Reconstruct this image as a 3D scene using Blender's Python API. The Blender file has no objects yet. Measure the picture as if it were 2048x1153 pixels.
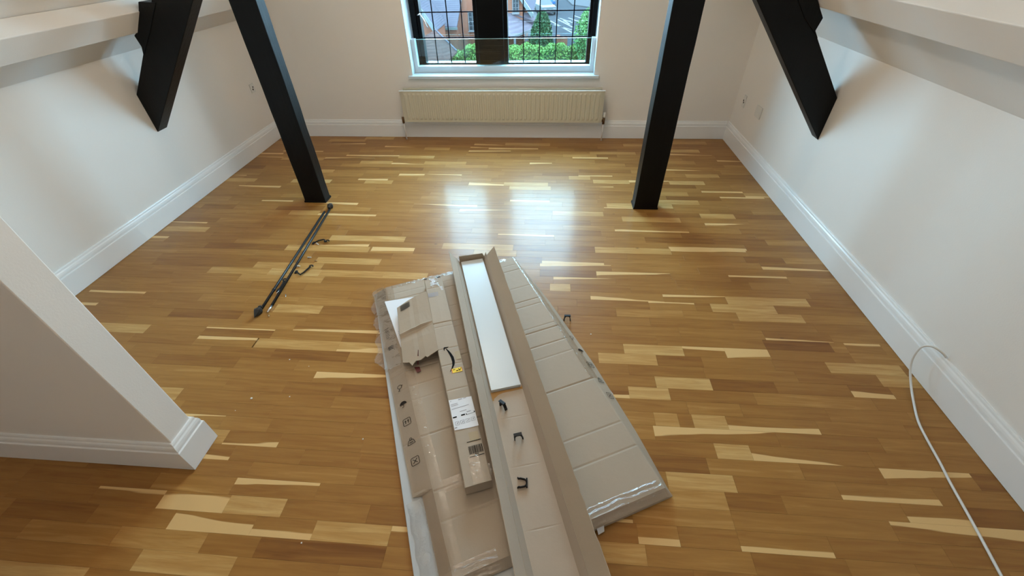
import bpy, bmesh, math, random
from mathutils import Vector, Matrix
C = bpy.context.scene.collection
sc = bpy.context.scene
random.seed(7)
PI = math.pi
# ------------------------------------------------------------------ camera, world, lights, exposure
cam = bpy.data.cameras.new('camera'); cam.sensor_width = 36.0; cam.lens = 36.0*837.5/2048.0; cam.clip_start = 0.02; cam.clip_end = 400
co = bpy.data.objects.new('camera', cam); C.objects.link(co)
def cam_axes(pitch, roll, yaw):
    cy, sy, cp, sp = math.cos(yaw), math.sin(yaw), math.cos(pitch), math.sin(pitch)
    f = Vector((-sy*cp, cy*cp, -sp)); r = Vector((cy, sy, 0)); u = r.cross(f)
    cr, sr = math.cos(roll), math.sin(roll)
    return r*cr+u*sr, -r*sr+u*cr, f
_r, _u, _f = cam_axes(math.radians(40.51376), math.radians(-1.57976), math.radians(5.27412))
co.matrix_world = Matrix(((_r.x, _u.x, -_f.x, 0), (_r.y, _u.y, -_f.y, 0), (_r.z, _u.z, -_f.z, 1.6), (0, 0, 0, 1)))
sc.camera = co
sc.view_settings.view_transform = 'Standard'; sc.view_settings.look = 'None'
sc.view_settings.gamma = 1.0; sc.view_settings.use_curve_mapping = False
sc.view_settings.exposure = 0.08
w = bpy.data.worlds.new('sky'); sc.world = w; w.use_nodes = True
nt = w.node_tree; nt.nodes.clear()
wo = nt.nodes.new('ShaderNodeOutputWorld'); bg = nt.nodes.new('ShaderNodeBackground')
tc = nt.nodes.new('ShaderNodeTexCoord'); sx = nt.nodes.new('ShaderNodeSeparateXYZ'); rp = nt.nodes.new('ShaderNodeValToRGB')
nt.links.new(tc.outputs['Generated'], sx.inputs[0]); nt.links.new(sx.outputs['Z'], rp.inputs[0])
rp.color_ramp.elements[0].position = 0.0; rp.color_ramp.elements[0].color = (0.50, 0.77, 1.0, 1)
rp.color_ramp.elements[1].position = 0.6; rp.color_ramp.elements[1].color = (0.50, 0.77, 1.0, 1)
nt.links.new(rp.outputs[0], bg.inputs['Color']); bg.inputs['Strength'].default_value = 36.0
nt.links.new(bg.outputs[0], wo.inputs['Surface'])
def lamp(name, loc, power, size, col=(1.0, 0.87, 0.71)):
    l = bpy.data.lights.new(name, 'POINT'); l.energy = power; l.shadow_soft_size = size; l.color = col
    o = bpy.data.objects.new(name, l); o.location = loc; C.objects.link(o); return o
lamp('ceiling_or_fill_light', (-0.62, 2.90, 2.2), 16, 0.03)
lamp('ceiling_or_fill_light', (-0.52, 2.12, 2.2), 15, 0.03)
lamp('ceiling_or_fill_light', (-0.45, 0.70, 2.2), 8, 0.03)
lamp('ceiling_or_fill_light', (-0.60, -1.30, 2.2), 10, 0.03)  # added unseen fill lamp behind the camera, brightens the partition front
pl = bpy.data.lights.new('window_portal', 'AREA'); pl.shape = 'RECTANGLE'; pl.size = 1.7; pl.size_y = 1.5; pl.cycles.is_portal = True
po = bpy.data.objects.new('window_portal', pl); po.location = (-0.43, 4.62, 1.31); po.rotation_euler = (-PI/2, 0, 0); C.objects.link(po)

# ------------------------------------------------------------------ node helpers
class NT:
    def __init__(s, name):
        s.m = bpy.data.materials.new(name); s.m.use_nodes = True; s.t = s.m.node_tree; s.t.nodes.clear()
        s.out = s.n('ShaderNodeOutputMaterial'); s.p = s.n('ShaderNodeBsdfPrincipled'); s.l(s.p.outputs[0], s.out.inputs['Surface'])
    def n(s, typ, **kw):
        x = s.t.nodes.new(typ)
        for k, v in kw.items(): setattr(x, k, v)
        return x
    def l(s, a, b): s.t.links.new(a, b)
    def set(s, **kw):
        for k, v in kw.items(): s.p.inputs[k.replace('_', ' ')].default_value = v
        return s
    def coord(s, kind='Object', scale=(1, 1, 1)):
        t = s.n('ShaderNodeTexCoord'); mp = s.n('ShaderNodeMapping'); mp.inputs['Scale'].default_value = scale
        s.l(t.outputs[kind], mp.inputs[0]); return mp.outputs[0]
    def noise(s, vec, scale, detail=4, rough=.5, dist=0):
        x = s.n('ShaderNodeTexNoise'); x.inputs['Scale'].default_value = scale; x.inputs['Detail'].default_value = detail
        x.inputs['Roughness'].default_value = rough; x.inputs['Distortion'].default_value = dist
        s.l(vec, x.inputs['Vector']); return x.outputs['Fac']
    def ramp(s, fac, stops):
        r = s.n('ShaderNodeValToRGB'); e = r.color_ramp.elements
        while len(e) < len(stops): e.new(.5)
        for a, (p, c) in zip(e, stops): a.position = p; a.color = (*c, 1) if len(c) == 3 else c
        s.l(fac, r.inputs[0]); return r.outputs[0]
    def mix(s, fac, a, b, mode='MIX'):
        m = s.n('ShaderNodeMix', data_type='RGBA', blend_type=mode)
        for v, i in ((fac, 0), (a, 6), (b, 7)):
            if hasattr(v, 'is_linked') or hasattr(v, 'links'): s.l(v, m.inputs[i])
            else: m.inputs[i].default_value = v if i == 0 else (*v, 1)
        return m.outputs[2]
    def math(s, op, a, b=None, c=None, clamp=False):
        m = s.n('ShaderNodeMath', operation=op); m.use_clamp = clamp
        for i, v in enumerate((a, b, c)):
            if v is None: continue
            if isinstance(v, (int, float)): m.inputs[i].default_value = v
            else: s.l(v, m.inputs[i])
        return m.outputs[0]
    def bump(s, h, strength=.3, dist=.001):
        b = s.n('ShaderNodeBump'); b.inputs['Strength'].default_value = strength; b.inputs['Distance'].default_value = dist
        s.l(h, b.inputs['Height']); s.l(b.outputs[0], s.p.inputs['Normal']); return b.outputs[0]
def plain(name, col, rough=.5, metal=0, spec=.5, coat=0, var=0.0, vs=20, bump=0, bs=200):
    m = NT(name); m.set(Roughness=rough, Metallic=metal, Base_Color=(*col, 1)); m.p.inputs['Specular IOR Level'].default_value = spec
    m.p.inputs['Coat Weight'].default_value = coat
    v = m.coord()
    if var:
        f = m.noise(v, vs)
        m.l(m.mix(f, tuple(c*(1-var) for c in col), tuple(min(1, c*(1+var)) for c in col)), m.p.inputs['Base Color'])
    if bump: m.bump(m.noise(v, bs, 3), bump)
    return m.m
M = {}
M['wall'] = plain('wall_paint', (.83, .80, .76), .75, var=.02, vs=3, bump=.25, bs=160)
M['ceil'] = plain('ceiling_paint', (.82, .80, .77), .8, bump=.25, bs=140)
M['trim'] = plain('gloss_white_paint', (.85, .86, .86), .28, var=.02, vs=6, bump=.06, bs=30)
M['upvc'] = plain('white_window_frame', (.60, .68, .73), .3, bump=.03, bs=20)
def black_wood():
    m = NT('black_stained_timber'); v = m.coord(scale=(14, 14, 1.2))
    n = m.noise(v, 4, 6, .6)
    m.l(m.ramp(n, [(.3, (.0008, .0008, .001)), (.75, (.002, .002, .002))]), m.p.inputs['Base Color'])
    m.set(Roughness=.42); m.p.inputs['Specular IOR Level'].default_value = .22
    m.bump(n, .5, .003); return m.m
M['timber'] = black_wood()
M['winblack'] = plain('black_window_paint', (.0010, .0010, .0012), .35, spec=.12, bump=.1, bs=60)
M['lead'] = plain('lead_came', (.006, .004, .008), .8, spec=.05)
M['rad'] = plain('cream_radiator_enamel', (.60, .57, .46), .35, bump=.05, bs=90)
M['radtop_lit'] = plain('radiator_top_lit_white', (.80, .82, .80), .25)  # window light caught by the top bead, painted in as a whiter colour
M['brass'] = plain('tarnished_brass', (.16, .09, .045), .4, metal=.8)
M['pipe'] = plain('painted_pipe', (.72, .70, .68), .4)
M['plastic'] = plain('white_plastic', (.72, .72, .70), .35)
M['hole'] = plain('dark_recess', (.012, .008, .008), .8)
M['blackmetal'] = plain('black_powder_coated_steel', (.006, .008, .011), .40, spec=.4, var=.2, vs=60)
M['ironfin'] = plain('black_cast_finial', (.012, .013, .013), .4, bump=.3, bs=150)
M['silver'] = plain('bright_zinc', (.75, .75, .76), .25, metal=1)
M['dowel'] = plain('pale_plastic_plug', (.70, .66, .58), .4)
M['brownbit'] = plain('brown_plug', (.40, .26, .12), .5)
M['clip'] = plain('black_clip_plastic', (.004, .004, .005), .45, spec=.25)
M['shelf'] = plain('white_laminate', (.60, .65, .67), .3)
M['board'] = plain('grey_white_board', (.50, .53, .55), .30, var=.06, vs=5)
M['paper'] = plain('white_paper', (.78, .80, .84), .6)
M['ink'] = plain('black_print', (.012, .011, .011), .8, spec=.05)
M['inkgrey'] = plain('grey_print', (.30, .30, .34), .6)
M['inkbrown'] = plain('faded_print', (.030, .024, .020), .8, spec=.05)
M['yellow'] = plain('yellow_sticker', (.90, .66, .02), .4)
M['orange'] = plain('orange_print', (.72, .16, .02), .4)
M['cable'] = plain('white_cable', (.74, .74, .72), .35)
M['red'] = plain('dark_red_scrap', (.10, .010, .012), .5)
M['crumb'] = plain('plaster_crumb', (.85, .82, .76), .8)
M['glue'] = plain('tan_gummed_paper', (.40, .32, .20), .6)
def cardboard(name, a, b, rough=.72):
    m = NT(name); v = m.coord(); n = m.noise(v, 3.0, 4); n2 = m.noise(v, 320, 2)
    c = m.mix(n, a, b); c = m.mix(m.math('MULTIPLY', n2, .18), c, tuple(x*.72 for x in a))
    m.l(c, m.p.inputs['Base Color']); m.set(Roughness=rough); m.p.inputs['Specular IOR Level'].default_value = .3
    n3 = m.noise(m.coord(), 26, 3); h = m.math('ADD', m.math('MULTIPLY', n3, 1.0), m.math('MULTIPLY', n2, .12))
    m.bump(h, .35, .0022); return m.m
M['card'] = cardboard('kraft_cardboard', (.40, .33, .255), (.46, .385, .30))
M['card2'] = cardboard('kraft_cardboard_inside', (.43, .355, .28), (.50, .415, .33))
M['cardedge'] = cardboard('kraft_cardboard_dark', (.27, .185, .115), (.33, .23, .145))
M['cardtan'] = cardboard('kraft_cardboard_tan', (.38, .305, .225), (.43, .35, .265))
M['stain'] = cardboard('torn_kraft_layer', (.50, .29, .10), (.40, .22, .08))
def film(name, tint, base, amp, scale, rough=.06):
    m = NT(name); v = m.coord(); tr = m.n('ShaderNodeBsdfTransparent'); tr.inputs[0].default_value = (*tint, 1)
    gl = m.n('ShaderNodeBsdfGlossy'); gl.inputs['Roughness'].default_value = rough; gl.inputs[0].default_value = (1, 1, 1, 1)
    b = m.n('ShaderNodeBump'); b.inputs['Strength'].default_value = amp; b.inputs['Distance'].default_value = .004
    m.l(m.noise(v, scale, 4, .6, .6), b.inputs['Height']); m.l(b.outputs[0], gl.inputs['Normal'])
    ge = m.n('ShaderNodeNewGeometry'); dt = m.n('ShaderNodeVectorMath', operation='DOT_PRODUCT'); m.l(b.outputs[0], dt.inputs[0]); m.l(ge.outputs['Incoming'], dt.inputs[1])
    g_ = m.math('SUBTRACT', 1.0, m.math('ABSOLUTE', dt.outputs['Value']), clamp=True)
    f = m.math('ADD', m.math('MULTIPLY', m.math('POWER', g_, 5.0), .8), .04+base, clamp=True)
    mx = m.n('ShaderNodeMixShader'); m.l(f, mx.inputs[0]); m.l(tr.outputs[0], mx.inputs[1]); m.l(gl.outputs[0], mx.inputs[2])
    m.t.nodes.remove(m.p); m.l(mx.outputs[0], m.out.inputs['Surface']); return m.m
M['tape'] = film('clear_parcel_tape', (.95, .925, .895), .05, 1.0, 50, .09)
M['wrap'] = film('clear_plastic_wrap', (.965, .965, .965), .14, 1.0, 14, .06)
M['glass'] = film('window_glass', (.93, .985, .985), .0, .0, 5, .01)
M['guard'] = film('guard_glass', (.86, .955, .955), .01, .0, 5, .01)
M['guardedge'] = plain('green_glass_edge', (.45, .72, .70), .15)
# floor planks: attributes pa=(u along, v across, random) pb=(tone, sap, taper)
def plank_mat():
    m = NT('oiled_oak_block'); a = m.n('ShaderNodeAttribute', attribute_name='pa'); b = m.n('ShaderNodeAttribute', attribute_name='pb')
    sa = m.n('ShaderNodeSeparateXYZ'); sb = m.n('ShaderNodeSeparateXYZ'); m.l(a.outputs['Vector'], sa.inputs[0]); m.l(b.outputs['Vector'], sb.inputs[0])
    U, V, R = sa.outputs; T, S, TP = sb.outputs
    cv = m.n('ShaderNodeCombineXYZ'); m.l(m.math('MULTIPLY', U, 1.0), cv.inputs[0]); m.l(m.math('MULTIPLY', V, .9), cv.inputs[1]); m.l(m.math('MULTIPLY', R, 40.0), cv.inputs[2])
    fig = m.noise(cv.outputs[0], 3.2, 4, .55, .8)
    cg = m.n('ShaderNodeCombineXYZ'); m.l(m.math('MULTIPLY', U, 9.0), cg.inputs[0]); m.l(m.math('MULTIPLY', V, 9.0), cg.inputs[1]); m.l(m.math('MULTIPLY', R, 40.0), cg.inputs[2])
    grain = m.noise(cg.outputs[0], 1.6, 5, .65, .3)
    t2 = m.math('ADD', T, m.math('MULTIPLY', m.math('SUBTRACT', fig, .5), .75), clamp=True)
    base = m.ramp(t2, [(.0, (.190, .072, .017)), (.30, (.300, .137, .032)), (.6, (.395, .200, .051)), (.82, (.52, .30, .096)), (1, (.63, .41, .16))])
    base = m.mix(m.math('MULTIPLY', m.math('SUBTRACT', grain, .35, clamp=True), .55), base, (.22, .10, .035))
    # sapwood sliver
    w1 = m.noise(cv.outputs[0], 2.2, 2, .5)
    edge = m.math('ADD', m.math('ADD', S, m.math('MULTIPLY', TP, m.math('SUBTRACT', U, .2))), m.math('MULTIPLY', m.math('SUBTRACT', w1, .5), .55))
    dlt = m.math('SUBTRACT', edge, V)
    msk = m.math('MULTIPLY', m.math('MULTIPLY', dlt, 22.0, clamp=True), m.math('GREATER_THAN', S, .01))
    col = m.mix(msk, base, (.72, .48, .21))
    # knots
    tc = m.n('ShaderNodeTexCoord'); vo = m.n('ShaderNodeTexVoronoi'); vo.inputs['Scale'].default_value = 3.1
    mp = m.n('ShaderNodeMapping'); mp.inputs['Scale'].default_value = (.7, 1.3, 1); m.l(tc.outputs['Object'], mp.inputs[0]); m.l(mp.outputs[0], vo.inputs['Vector'])
    kn = m.math('MULTIPLY', m.math('SUBTRACT', .035, vo.outputs['Distance'], clamp=True), 30.0, clamp=True)
    col = m.mix(m.math('MULTIPLY', kn, .75), col, (.07, .03, .012))
    m.l(col, m.p.inputs['Base Color'])
    rg = m.math('ADD', .34, m.math('MULTIPLY', grain, .16)); m.l(rg, m.p.inputs['Roughness'])
    m.p.inputs['Coat Weight'].default_value = .25; m.p.inputs['Coat Roughness'].default_value = .17; m.p.inputs['Coat IOR'].default_value = 1.4; m.p.inputs['Specular IOR Level'].default_value = .2
    wv = m.noise(m.coord(), 7, 2)
    bp = m.n('ShaderNodeBump'); bp.inputs['Strength'].default_value = .25; bp.inputs['Distance'].default_value = .0015
    m.l(m.math('ADD', m.math('MULTIPLY', grain, .12), wv), bp.inputs['Height']); m.l(bp.outputs[0], m.p.inputs['Normal']); m.l(bp.outputs[0], m.p.inputs['Coat Normal'])
    return m.m
M['plank'] = plank_mat()
M['sub'] = plain('dark_subfloor', (.06, .03, .012), .8)

# ------------------------------------------------------------------ mesh helpers
class MB:
    def __init__(s): s.v = []; s.f = []
    def add(s, vs, fs):
        k = len(s.v); s.v += [tuple(v) for v in vs]; s.f += [tuple(i+k for i in f) for f in fs]; return s
    def box(s, x0, x1, y0, y1, z0, z1):
        return s.add([(x0, y0, z0), (x1, y0, z0), (x1, y1, z0), (x0, y1, z0), (x0, y0, z1), (x1, y0, z1), (x1, y1, z1), (x0, y1, z1)],
                     [(0, 3, 2, 1), (4, 5, 6, 7), (0, 1, 5, 4), (1, 2, 6, 5), (2, 3, 7, 6), (3, 0, 4, 7)])
    def hexa(s, P): # 8 pts bottom 4 then top 4
        return s.add(P, [(0, 3, 2, 1), (4, 5, 6, 7), (0, 1, 5, 4), (1, 2, 6, 5), (2, 3, 7, 6), (3, 0, 4, 7)])
    def loft(s, loops, closed=True, cap=True):
        n = len(loops[0]); vs = [p for L in loops for p in L]; fs = []
        for i in range(len(loops)-1):
            for j in range(n if closed else n-1):
                a, b = i*n+j, i*n+(j+1) % n; fs.append((a, b, b+n, a+n))
        if cap and closed: fs.append(tuple(range(n-1, -1, -1))); fs.append(tuple(range((len(loops)-1)*n, len(loops)*n)))
        return s.add(vs, fs)
    def prism(s, poly, f0, f1): # poly of 2D pts; f0,f1 map (a,b)->3D
        return s.loft([[f0(*p) for p in poly], [f1(*p) for p in poly]])
    def tube(s, pts, r, n=10, closed_ends=True):
        pts = [Vector(p) for p in pts]; loops = []; up = Vector((0, 0, 1))
        for i, p in enumerate(pts):
            d = (pts[min(i+1, len(pts)-1)]-pts[max(i-1, 0)]).normalized()
            a = d.cross(up)
            if a.length < .05: a = d.cross(Vector((0, 1, 0)))
            a.normalize(); b = a.cross(d); rr = r[i] if isinstance(r, (list, tuple)) else r
            loops.append([tuple(p+a*math.cos(2*PI*k/n)*rr+b*math.sin(2*PI*k/n)*rr) for k in range(n)])
        return s.loft(loops)
def wloc(o):
    v = Vector((0, 0, 0))
    while o: v = v+o.location; o = o.parent
    return v
def link(o, parent=None):
    C.objects.link(o)
    if parent: o.parent = parent
    return o
def mesh(name, mb, mats, parent=None, smooth=False, bevel=0, solid=0, loc=None, local=False):
    me = bpy.data.meshes.new(name)
    off = Vector((0, 0, 0))
    if parent and not local: off = wloc(parent)
    if loc is not None and not parent: off = Vector(loc)
    me.from_pydata([tuple(Vector(v)-off) for v in mb.v], [], mb.f)
    bm = bmesh.new(); bm.from_mesh(me); bmesh.ops.recalc_face_normals(bm, faces=bm.faces[:]); bm.to_mesh(me); bm.free()
    for m in (mats if isinstance(mats, list) else [mats]): me.materials.append(m)
    if smooth:
        for p in me.polygons: p.use_smooth = True
    o = bpy.data.objects.new(name, me)
    if loc is not None and not parent: o.location = loc
    link(o, parent)
    if solid: d = o.modifiers.new('thickness', 'SOLIDIFY'); d.thickness = solid; d.offset = -1
    if bevel: b = o.modifiers.new('bevel', 'BEVEL'); b.width = bevel; b.segments = 2; b.limit_method = 'ANGLE'
    return o
def tag(o, label=None, cat=None, group=None, kind=None):
    if label: o['label'] = label
    if cat: o['category'] = cat
    if group: o['group'] = group
    if kind: o['kind'] = kind
    return o
def empty(name, loc, label, cat, group=None, rz=0):
    o = bpy.data.objects.new(name, None); o.empty_display_size = .05; o.location = loc; o.rotation_euler = (0, 0, rz); C.objects.link(o)
    return tag(o, label, cat, group)
def struct(name, mb, m, **kw):
    return tag(mesh(name, mb, m, **kw), kind='structure')

# ------------------------------------------------------------------ room shell
XL, XR, YB = -2.781, 1.743, 4.226
KL, KR = 1.042, 1.034          # knee wall heights
CZ = 2.36; SL = 1.18
mb = MB()
WX0, WX1, WZ0, WZ1 = -1.278, 0.421, 0.555, 2.05
mb.box(XL-.3, WX0, YB, YB+.36, 0, 2.6); mb.box(WX1, XR+.3, YB, YB+.36, 0, 2.6)
mb.box(WX0, WX1, YB, YB+.36, 0, WZ0); mb.box(WX0, WX1, YB, YB+.36, WZ1, 2.6)
tag(struct('wall_back', mb, M['wall']), 'off-white back wall around the leaded window')
tag(struct('wall_left', MB().box(XL-.12, XL, -2.4, YB, 0, KL), M['wall']), 'low off-white knee wall on the left')
tag(struct('wall_right', MB().box(XR, XR+.12, -2.4, YB, 0, KR), M['wall']), 'low off-white knee wall on the right')
struct('wall_front', MB().box(XL-.3, XR+.3, -2.52, -2.4, 0, 2.6), M['wall'])
def slope(name, x, k, sgn):
    d1 = (CZ-k)/SL
    a = MB(); P = [(x, k), (x+sgn*d1, CZ), (x+sgn*d1, CZ+.15), (x-sgn*.12, k+.02), (x-sgn*.12, k)]
    a.prism(P, lambda p, q: (p, -2.4, q), lambda p, q: (p, YB, q)); return struct(name, a, M['ceil'])
tag(slope('ceiling_left', XL, KL, 1), 'sloping white attic ceiling on the left')
tag(slope('ceiling_right', XR, KR, -1), 'sloping white attic ceiling on the right')
struct('ceiling', MB().box(-1.70, .66, -2.4, YB, CZ, CZ+.1), M['ceil'])
# boxed-in purlins (in front of the slopes)
def purlin(name, x, sgn, pts, y0, y1, lab):
    P = [(x+sgn*d, z) for d, z in pts]
    a = MB(); a.prism(P, lambda p, q: (p, y0, q), lambda p, q: (p, y1, q))
    return tag(struct(name, a, M['wall'], bevel=.004), lab)
purlin('trim_1', XL, 1, [(.246, 1.166), (.330, 1.277), (.256, 1.341), (.14, 1.225)], .825, YB, 'white plastered purlin casing along the left slope')
purlin('trim_2', XR, -1, [(.300, 1.250), (.386, 1.358), (.318, 1.408), (.19, 1.265)], -2.4, YB, 'white plastered purlin casing along the right slope')
# partition stub at left foreground
SX, SY0, SY1 = -1.363, .715, .821
P = [(XL, 0), (SX, 0), (SX, CZ), (XL+(CZ-KL)/SL, CZ), (XL, KL)]
a = MB(); a.prism(P, lambda p, q: (p, SY0, q), lambda p, q: (p, SY1, q))
tag(struct('wall_partition', a, M['wall'], bevel=.003), 'white partition wall end in the left foreground')
# skirting boards: profile swept along a path, mitred
PROF = [(0, .168), (.006, .168), (.0085, .163), (.0095, .155), (.0135, .149), (.0160, .140), (.0165, .131), (.0145, .127), (.0150, .1235), (.0200, .121), (.0205, .117), (.0205, .002), (0, .002)]
def skirt(name, path, side, lab):
    pts = [Vector((p[0], p[1])) for p in path]; loops = []
    for i, p in enumerate(pts):
        ds = []
        if i > 0: ds.append((pts[i]-pts[i-1]).normalized())
        if i < len(pts)-1: ds.append((pts[i+1]-pts[i]).normalized())
        ns = [Vector((-d.y, d.x))*side for d in ds]
        n = ns[0] if len(ns) == 1 else (ns[0]+ns[1])/(1+ns[0].dot(ns[1]))
        loops.append([(p.x+n.x*d, p.y+n.y*d, z) for d, z in PROF])
    return tag(struct(name, MB().loft(loops), M['trim']), lab)
skirt('baseboard_back', [(XL+.0206, YB), (XR-.0206, YB)], -1, 'white moulded skirting under the radiator')
skirt('baseboard_left', [(XL, SY1+.021), (XL, YB)], -1, 'white moulded skirting along the left wall')
skirt('baseboard_right', [(XR, -2.4), (XR, YB)], 1, 'white moulded skirting along the right wall')
skirt('baseboard_partition', [(XL, SY0), (SX, SY0), (SX, SY1), (XL+.021, SY1)], -1, 'white moulded skirting wrapping the partition end')

# ------------------------------------------------------------------ floor: base slab + individually cut oak blocks
fl = struct('floor', MB().box(XL-.05, XR+.05, -2.4, YB+.02, -.06, -.0075), M['sub']); fl['label'] = 'glossy oak strip floor'
PITCH, Y0 = .0653, .35
special = [ # x0, x1, y, tone, sap, taper
 (.935,1.275,1.756,.88,0,0),(1.054,1.392,1.69,.84,0,0),(1.12,1.44,1.495,.12,0,0),(.912,1.12,1.43,.55,.75,-1.6),(1.503,1.80,1.43,.62,0,0),(-1.467,-1.025,1.356,.80,0,0),
 (-1.475,-1.145,.447,.72,0,0),(-1.342,-1.0,.383,.84,0,0),(-1.14,-.92,.58,.92,0,0),(-1.40,-1.14,.58,.55,.85,.3),(-1.31,-1.0,.515,.5,.7,-1.2),(-.776,-.50,.513,.86,0,0),
 (.716,.853,.90,.92,0,0),(-1.73,-1.155,2.205,.82,0,0),(-1.93,-1.70,2.67,.85,0,0),(.60,.85,1.726,.5,.22,0),(.42,.71,1.422,.9,0,0),(.29,.57,1.365,.86,0,0),
 (.54,.79,1.244,.93,0,0),(.41,.59,1.17,.9,0,0),(.73,.85,.712,.95,0,0),(.50,.75,.775,.85,0,0),(1.12,1.46,.80,.5,.28,0),(.5,.6,1.024,.75,0,0),(1.51,1.68,1.50,.45,.25,0),
 (.7,1.0,.56,.5,.30,0),(1.31,1.52,.68,.45,.35,0),(-1.14,-.85,2.21,.6,.6,-.8),(-2.25,-1.99,2.884,.4,.35,0),(-1.6,-1.34,3.28,.4,.4,0),(-1.5,-1.23,1.617,.85,0,0),
 (-1.38,-1.04,3.741,.85,0,0),(-1.18,-.93,3.93,.8,0,0),(-.4,.04,4.011,.85,0,0),(-2.75,-2.42,2.418,.85,0,0),(-1.71,-1.38,1.974,.9,0,0),(-1.96,-1.62,.485,.3,0,0),
 (.05,.17,1.852,.9,0,0),(1.13,1.37,2.736,.8,0,0),(1.18,1.45,3.385,.8,0,0),(.45,.74,2.782,.45,.2,0),(1.35,1.68,3.012,.45,.3,0),(.66,.80,1.027,.9,0,0),(-.95,-.5,.447,.15,0,0),
 (.70,.90,.70,.3,0,0),(.35,.70,.64,.62,0,0),(.36,.50,.58,.6,.35,0),(.75,1.12,.90,.33,0,0),(-1.80,-1.475,1.356,.5,.3,0)]
special.append((-1.8, -1.45, .71, .25, 0, 0))
spec = {}
for x0, x1, y, t, s_, tp in special: spec.setdefault(math.floor((y-Y0)/PITCH), []).append((x0, x1, t, s_, tp))
r0 = math.floor((-2.4-Y0)/PITCH); r1 = math.ceil((YB-Y0)/PITCH)
planks = []
rnd = random.Random(21)
for r in range(r0, r1):
    y0 = Y0+r*PITCH; y1 = min(y0+PITCH, YB-.001); y0 = max(y0, -2.39)
    forced = sorted(spec.get(r, []))
    segs = []; x = XL+.002-rnd.uniform(0, .3); last = -1e9
    ff = []
    for f in forced:
        if f[0] >= last-.001: ff.append(f); last = f[1]
    def fill(a, b):
        L = b-a
        if L < .03: return [(a, b)] if L > .004 else []
        n = max(1, round(L/rnd.choice((.30, .36, .42, .48)))); cuts = [a+L*k/n + (rnd.uniform(-.06, .06) if 0 < k < n else 0) for k in range(n+1)]
        return list(zip(cuts[:-1], cuts[1:]))
    cur = x
    for f in ff:
        for s_ in fill(cur, f[0]): segs.append((*s_, None))
        segs.append((f[0], f[1], f[2:])); cur = f[1]
    for s_ in fill(cur, XR+rnd.uniform(.0, .2)): segs.append((*s_, None))
    for a, b, k in segs:
        a = max(a, XL+.003); b = min(b, XR-.003)
        if b-a < .01: continue
        if k: t, s_, tp = k
        else:
            q = rnd.random()
            t = rnd.choice((.22, .34, .38, .4, .42, .44, .46, .5, .54, .48, .42, .58)) if q > .085 else rnd.uniform(.72, .92)
            t += rnd.uniform(-.05, .05); s_, tp = 0, 0
            if rnd.random() < .13: s_ = rnd.uniform(.15, .45); tp = rnd.choice((0, 0, .8, -.8, -1.4))
        planks.append((a, b, y0, y1, t, s_, tp, rnd.random(), rnd.random() < .5))
def add_plank(mb, A, B, p):
    a, b, y0, y1, t, s_, tp, r, flip = p
    g = .00012; c = .00035; z = -.00003*(int(r*997) % 9)
    k = len(mb.v)
    vs = [(a+g, y0+g, -.0074), (b-g, y0+g, -.0074), (b-g, y1-g, -.0074), (a+g, y1-g, -.0074),
          (a+g, y0+g, z-c), (b-g, y0+g, z-c), (b-g, y1-g, z-c), (a+g, y1-g, z-c),
          (a+g+c, y0+g+c, z), (b-g-c, y0+g+c, z), (b-g-c, y1-g-c, z), (a+g+c, y1-g-c, z)]
    fs = [(0, 3, 2, 1), (8, 9, 10, 11)]
    for i in range(4):
        j = (i+1) % 4; fs += [(i, j, j+4, i+4), (i+4, j+4, j+8, i+8)]
    mb.add(vs, fs)
    for v in vs:
        V = (v[1]-y0)/PITCH
        if flip: V = 1-V
        A += [v[0]-a, V, r]; B += [t, s_, tp]
def plank_obj(name, ps, label=None, kind=None):
    mb, A, B = MB(), [], []
    for p in ps: add_plank(mb, A, B, p)
    me = bpy.data.meshes.new(name); me.from_pydata(mb.v, [], mb.f); me.materials.append(M['plank'])
    for nm, d in (('pa', A), ('pb', B)):
        at = me.attributes.new(nm, 'FLOAT_VECTOR', 'POINT'); at.data.foreach_set('vector', d)
    o = bpy.data.objects.new(name, me); link(o, fl)
    if kind: o['kind'] = kind
    if label: o['label'] = label
    return o
def vis(p):
    a, b, y0, y1 = p[:4]; x = (a+b)/2; y = (y0+y1)/2
    if y < .33: return False
    v = Vector((x, y, -1.6)); z = v.dot(_f); px = 1024+837.5*v.dot(_r)/z
    if not (-60 < px < 2108): return False
    if x < SX and .68 < y < .86: return False
    if y > .82 and x < SX and (x-SX)/(y-.8) < -1.8 and False: return False
    # hidden under the big carton
    t = (x+.176)*.4237-(y-2.106)*.9058; s_ = (x+.176)*.9058+(y-2.106)*.4237
    if .08 < t < 1.5 and -.75 < s_ < -.05: return False
    return True
near = sorted([p for p in planks if vis(p)], key=lambda p: (p[2]+p[3])/2)[:300]
ns = set(map(id, near)); rest = [p for p in planks if id(p) not in ns]
for p in near: plank_obj('plank', [p])
plank_obj('planks', rest, kind='stuff')

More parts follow.
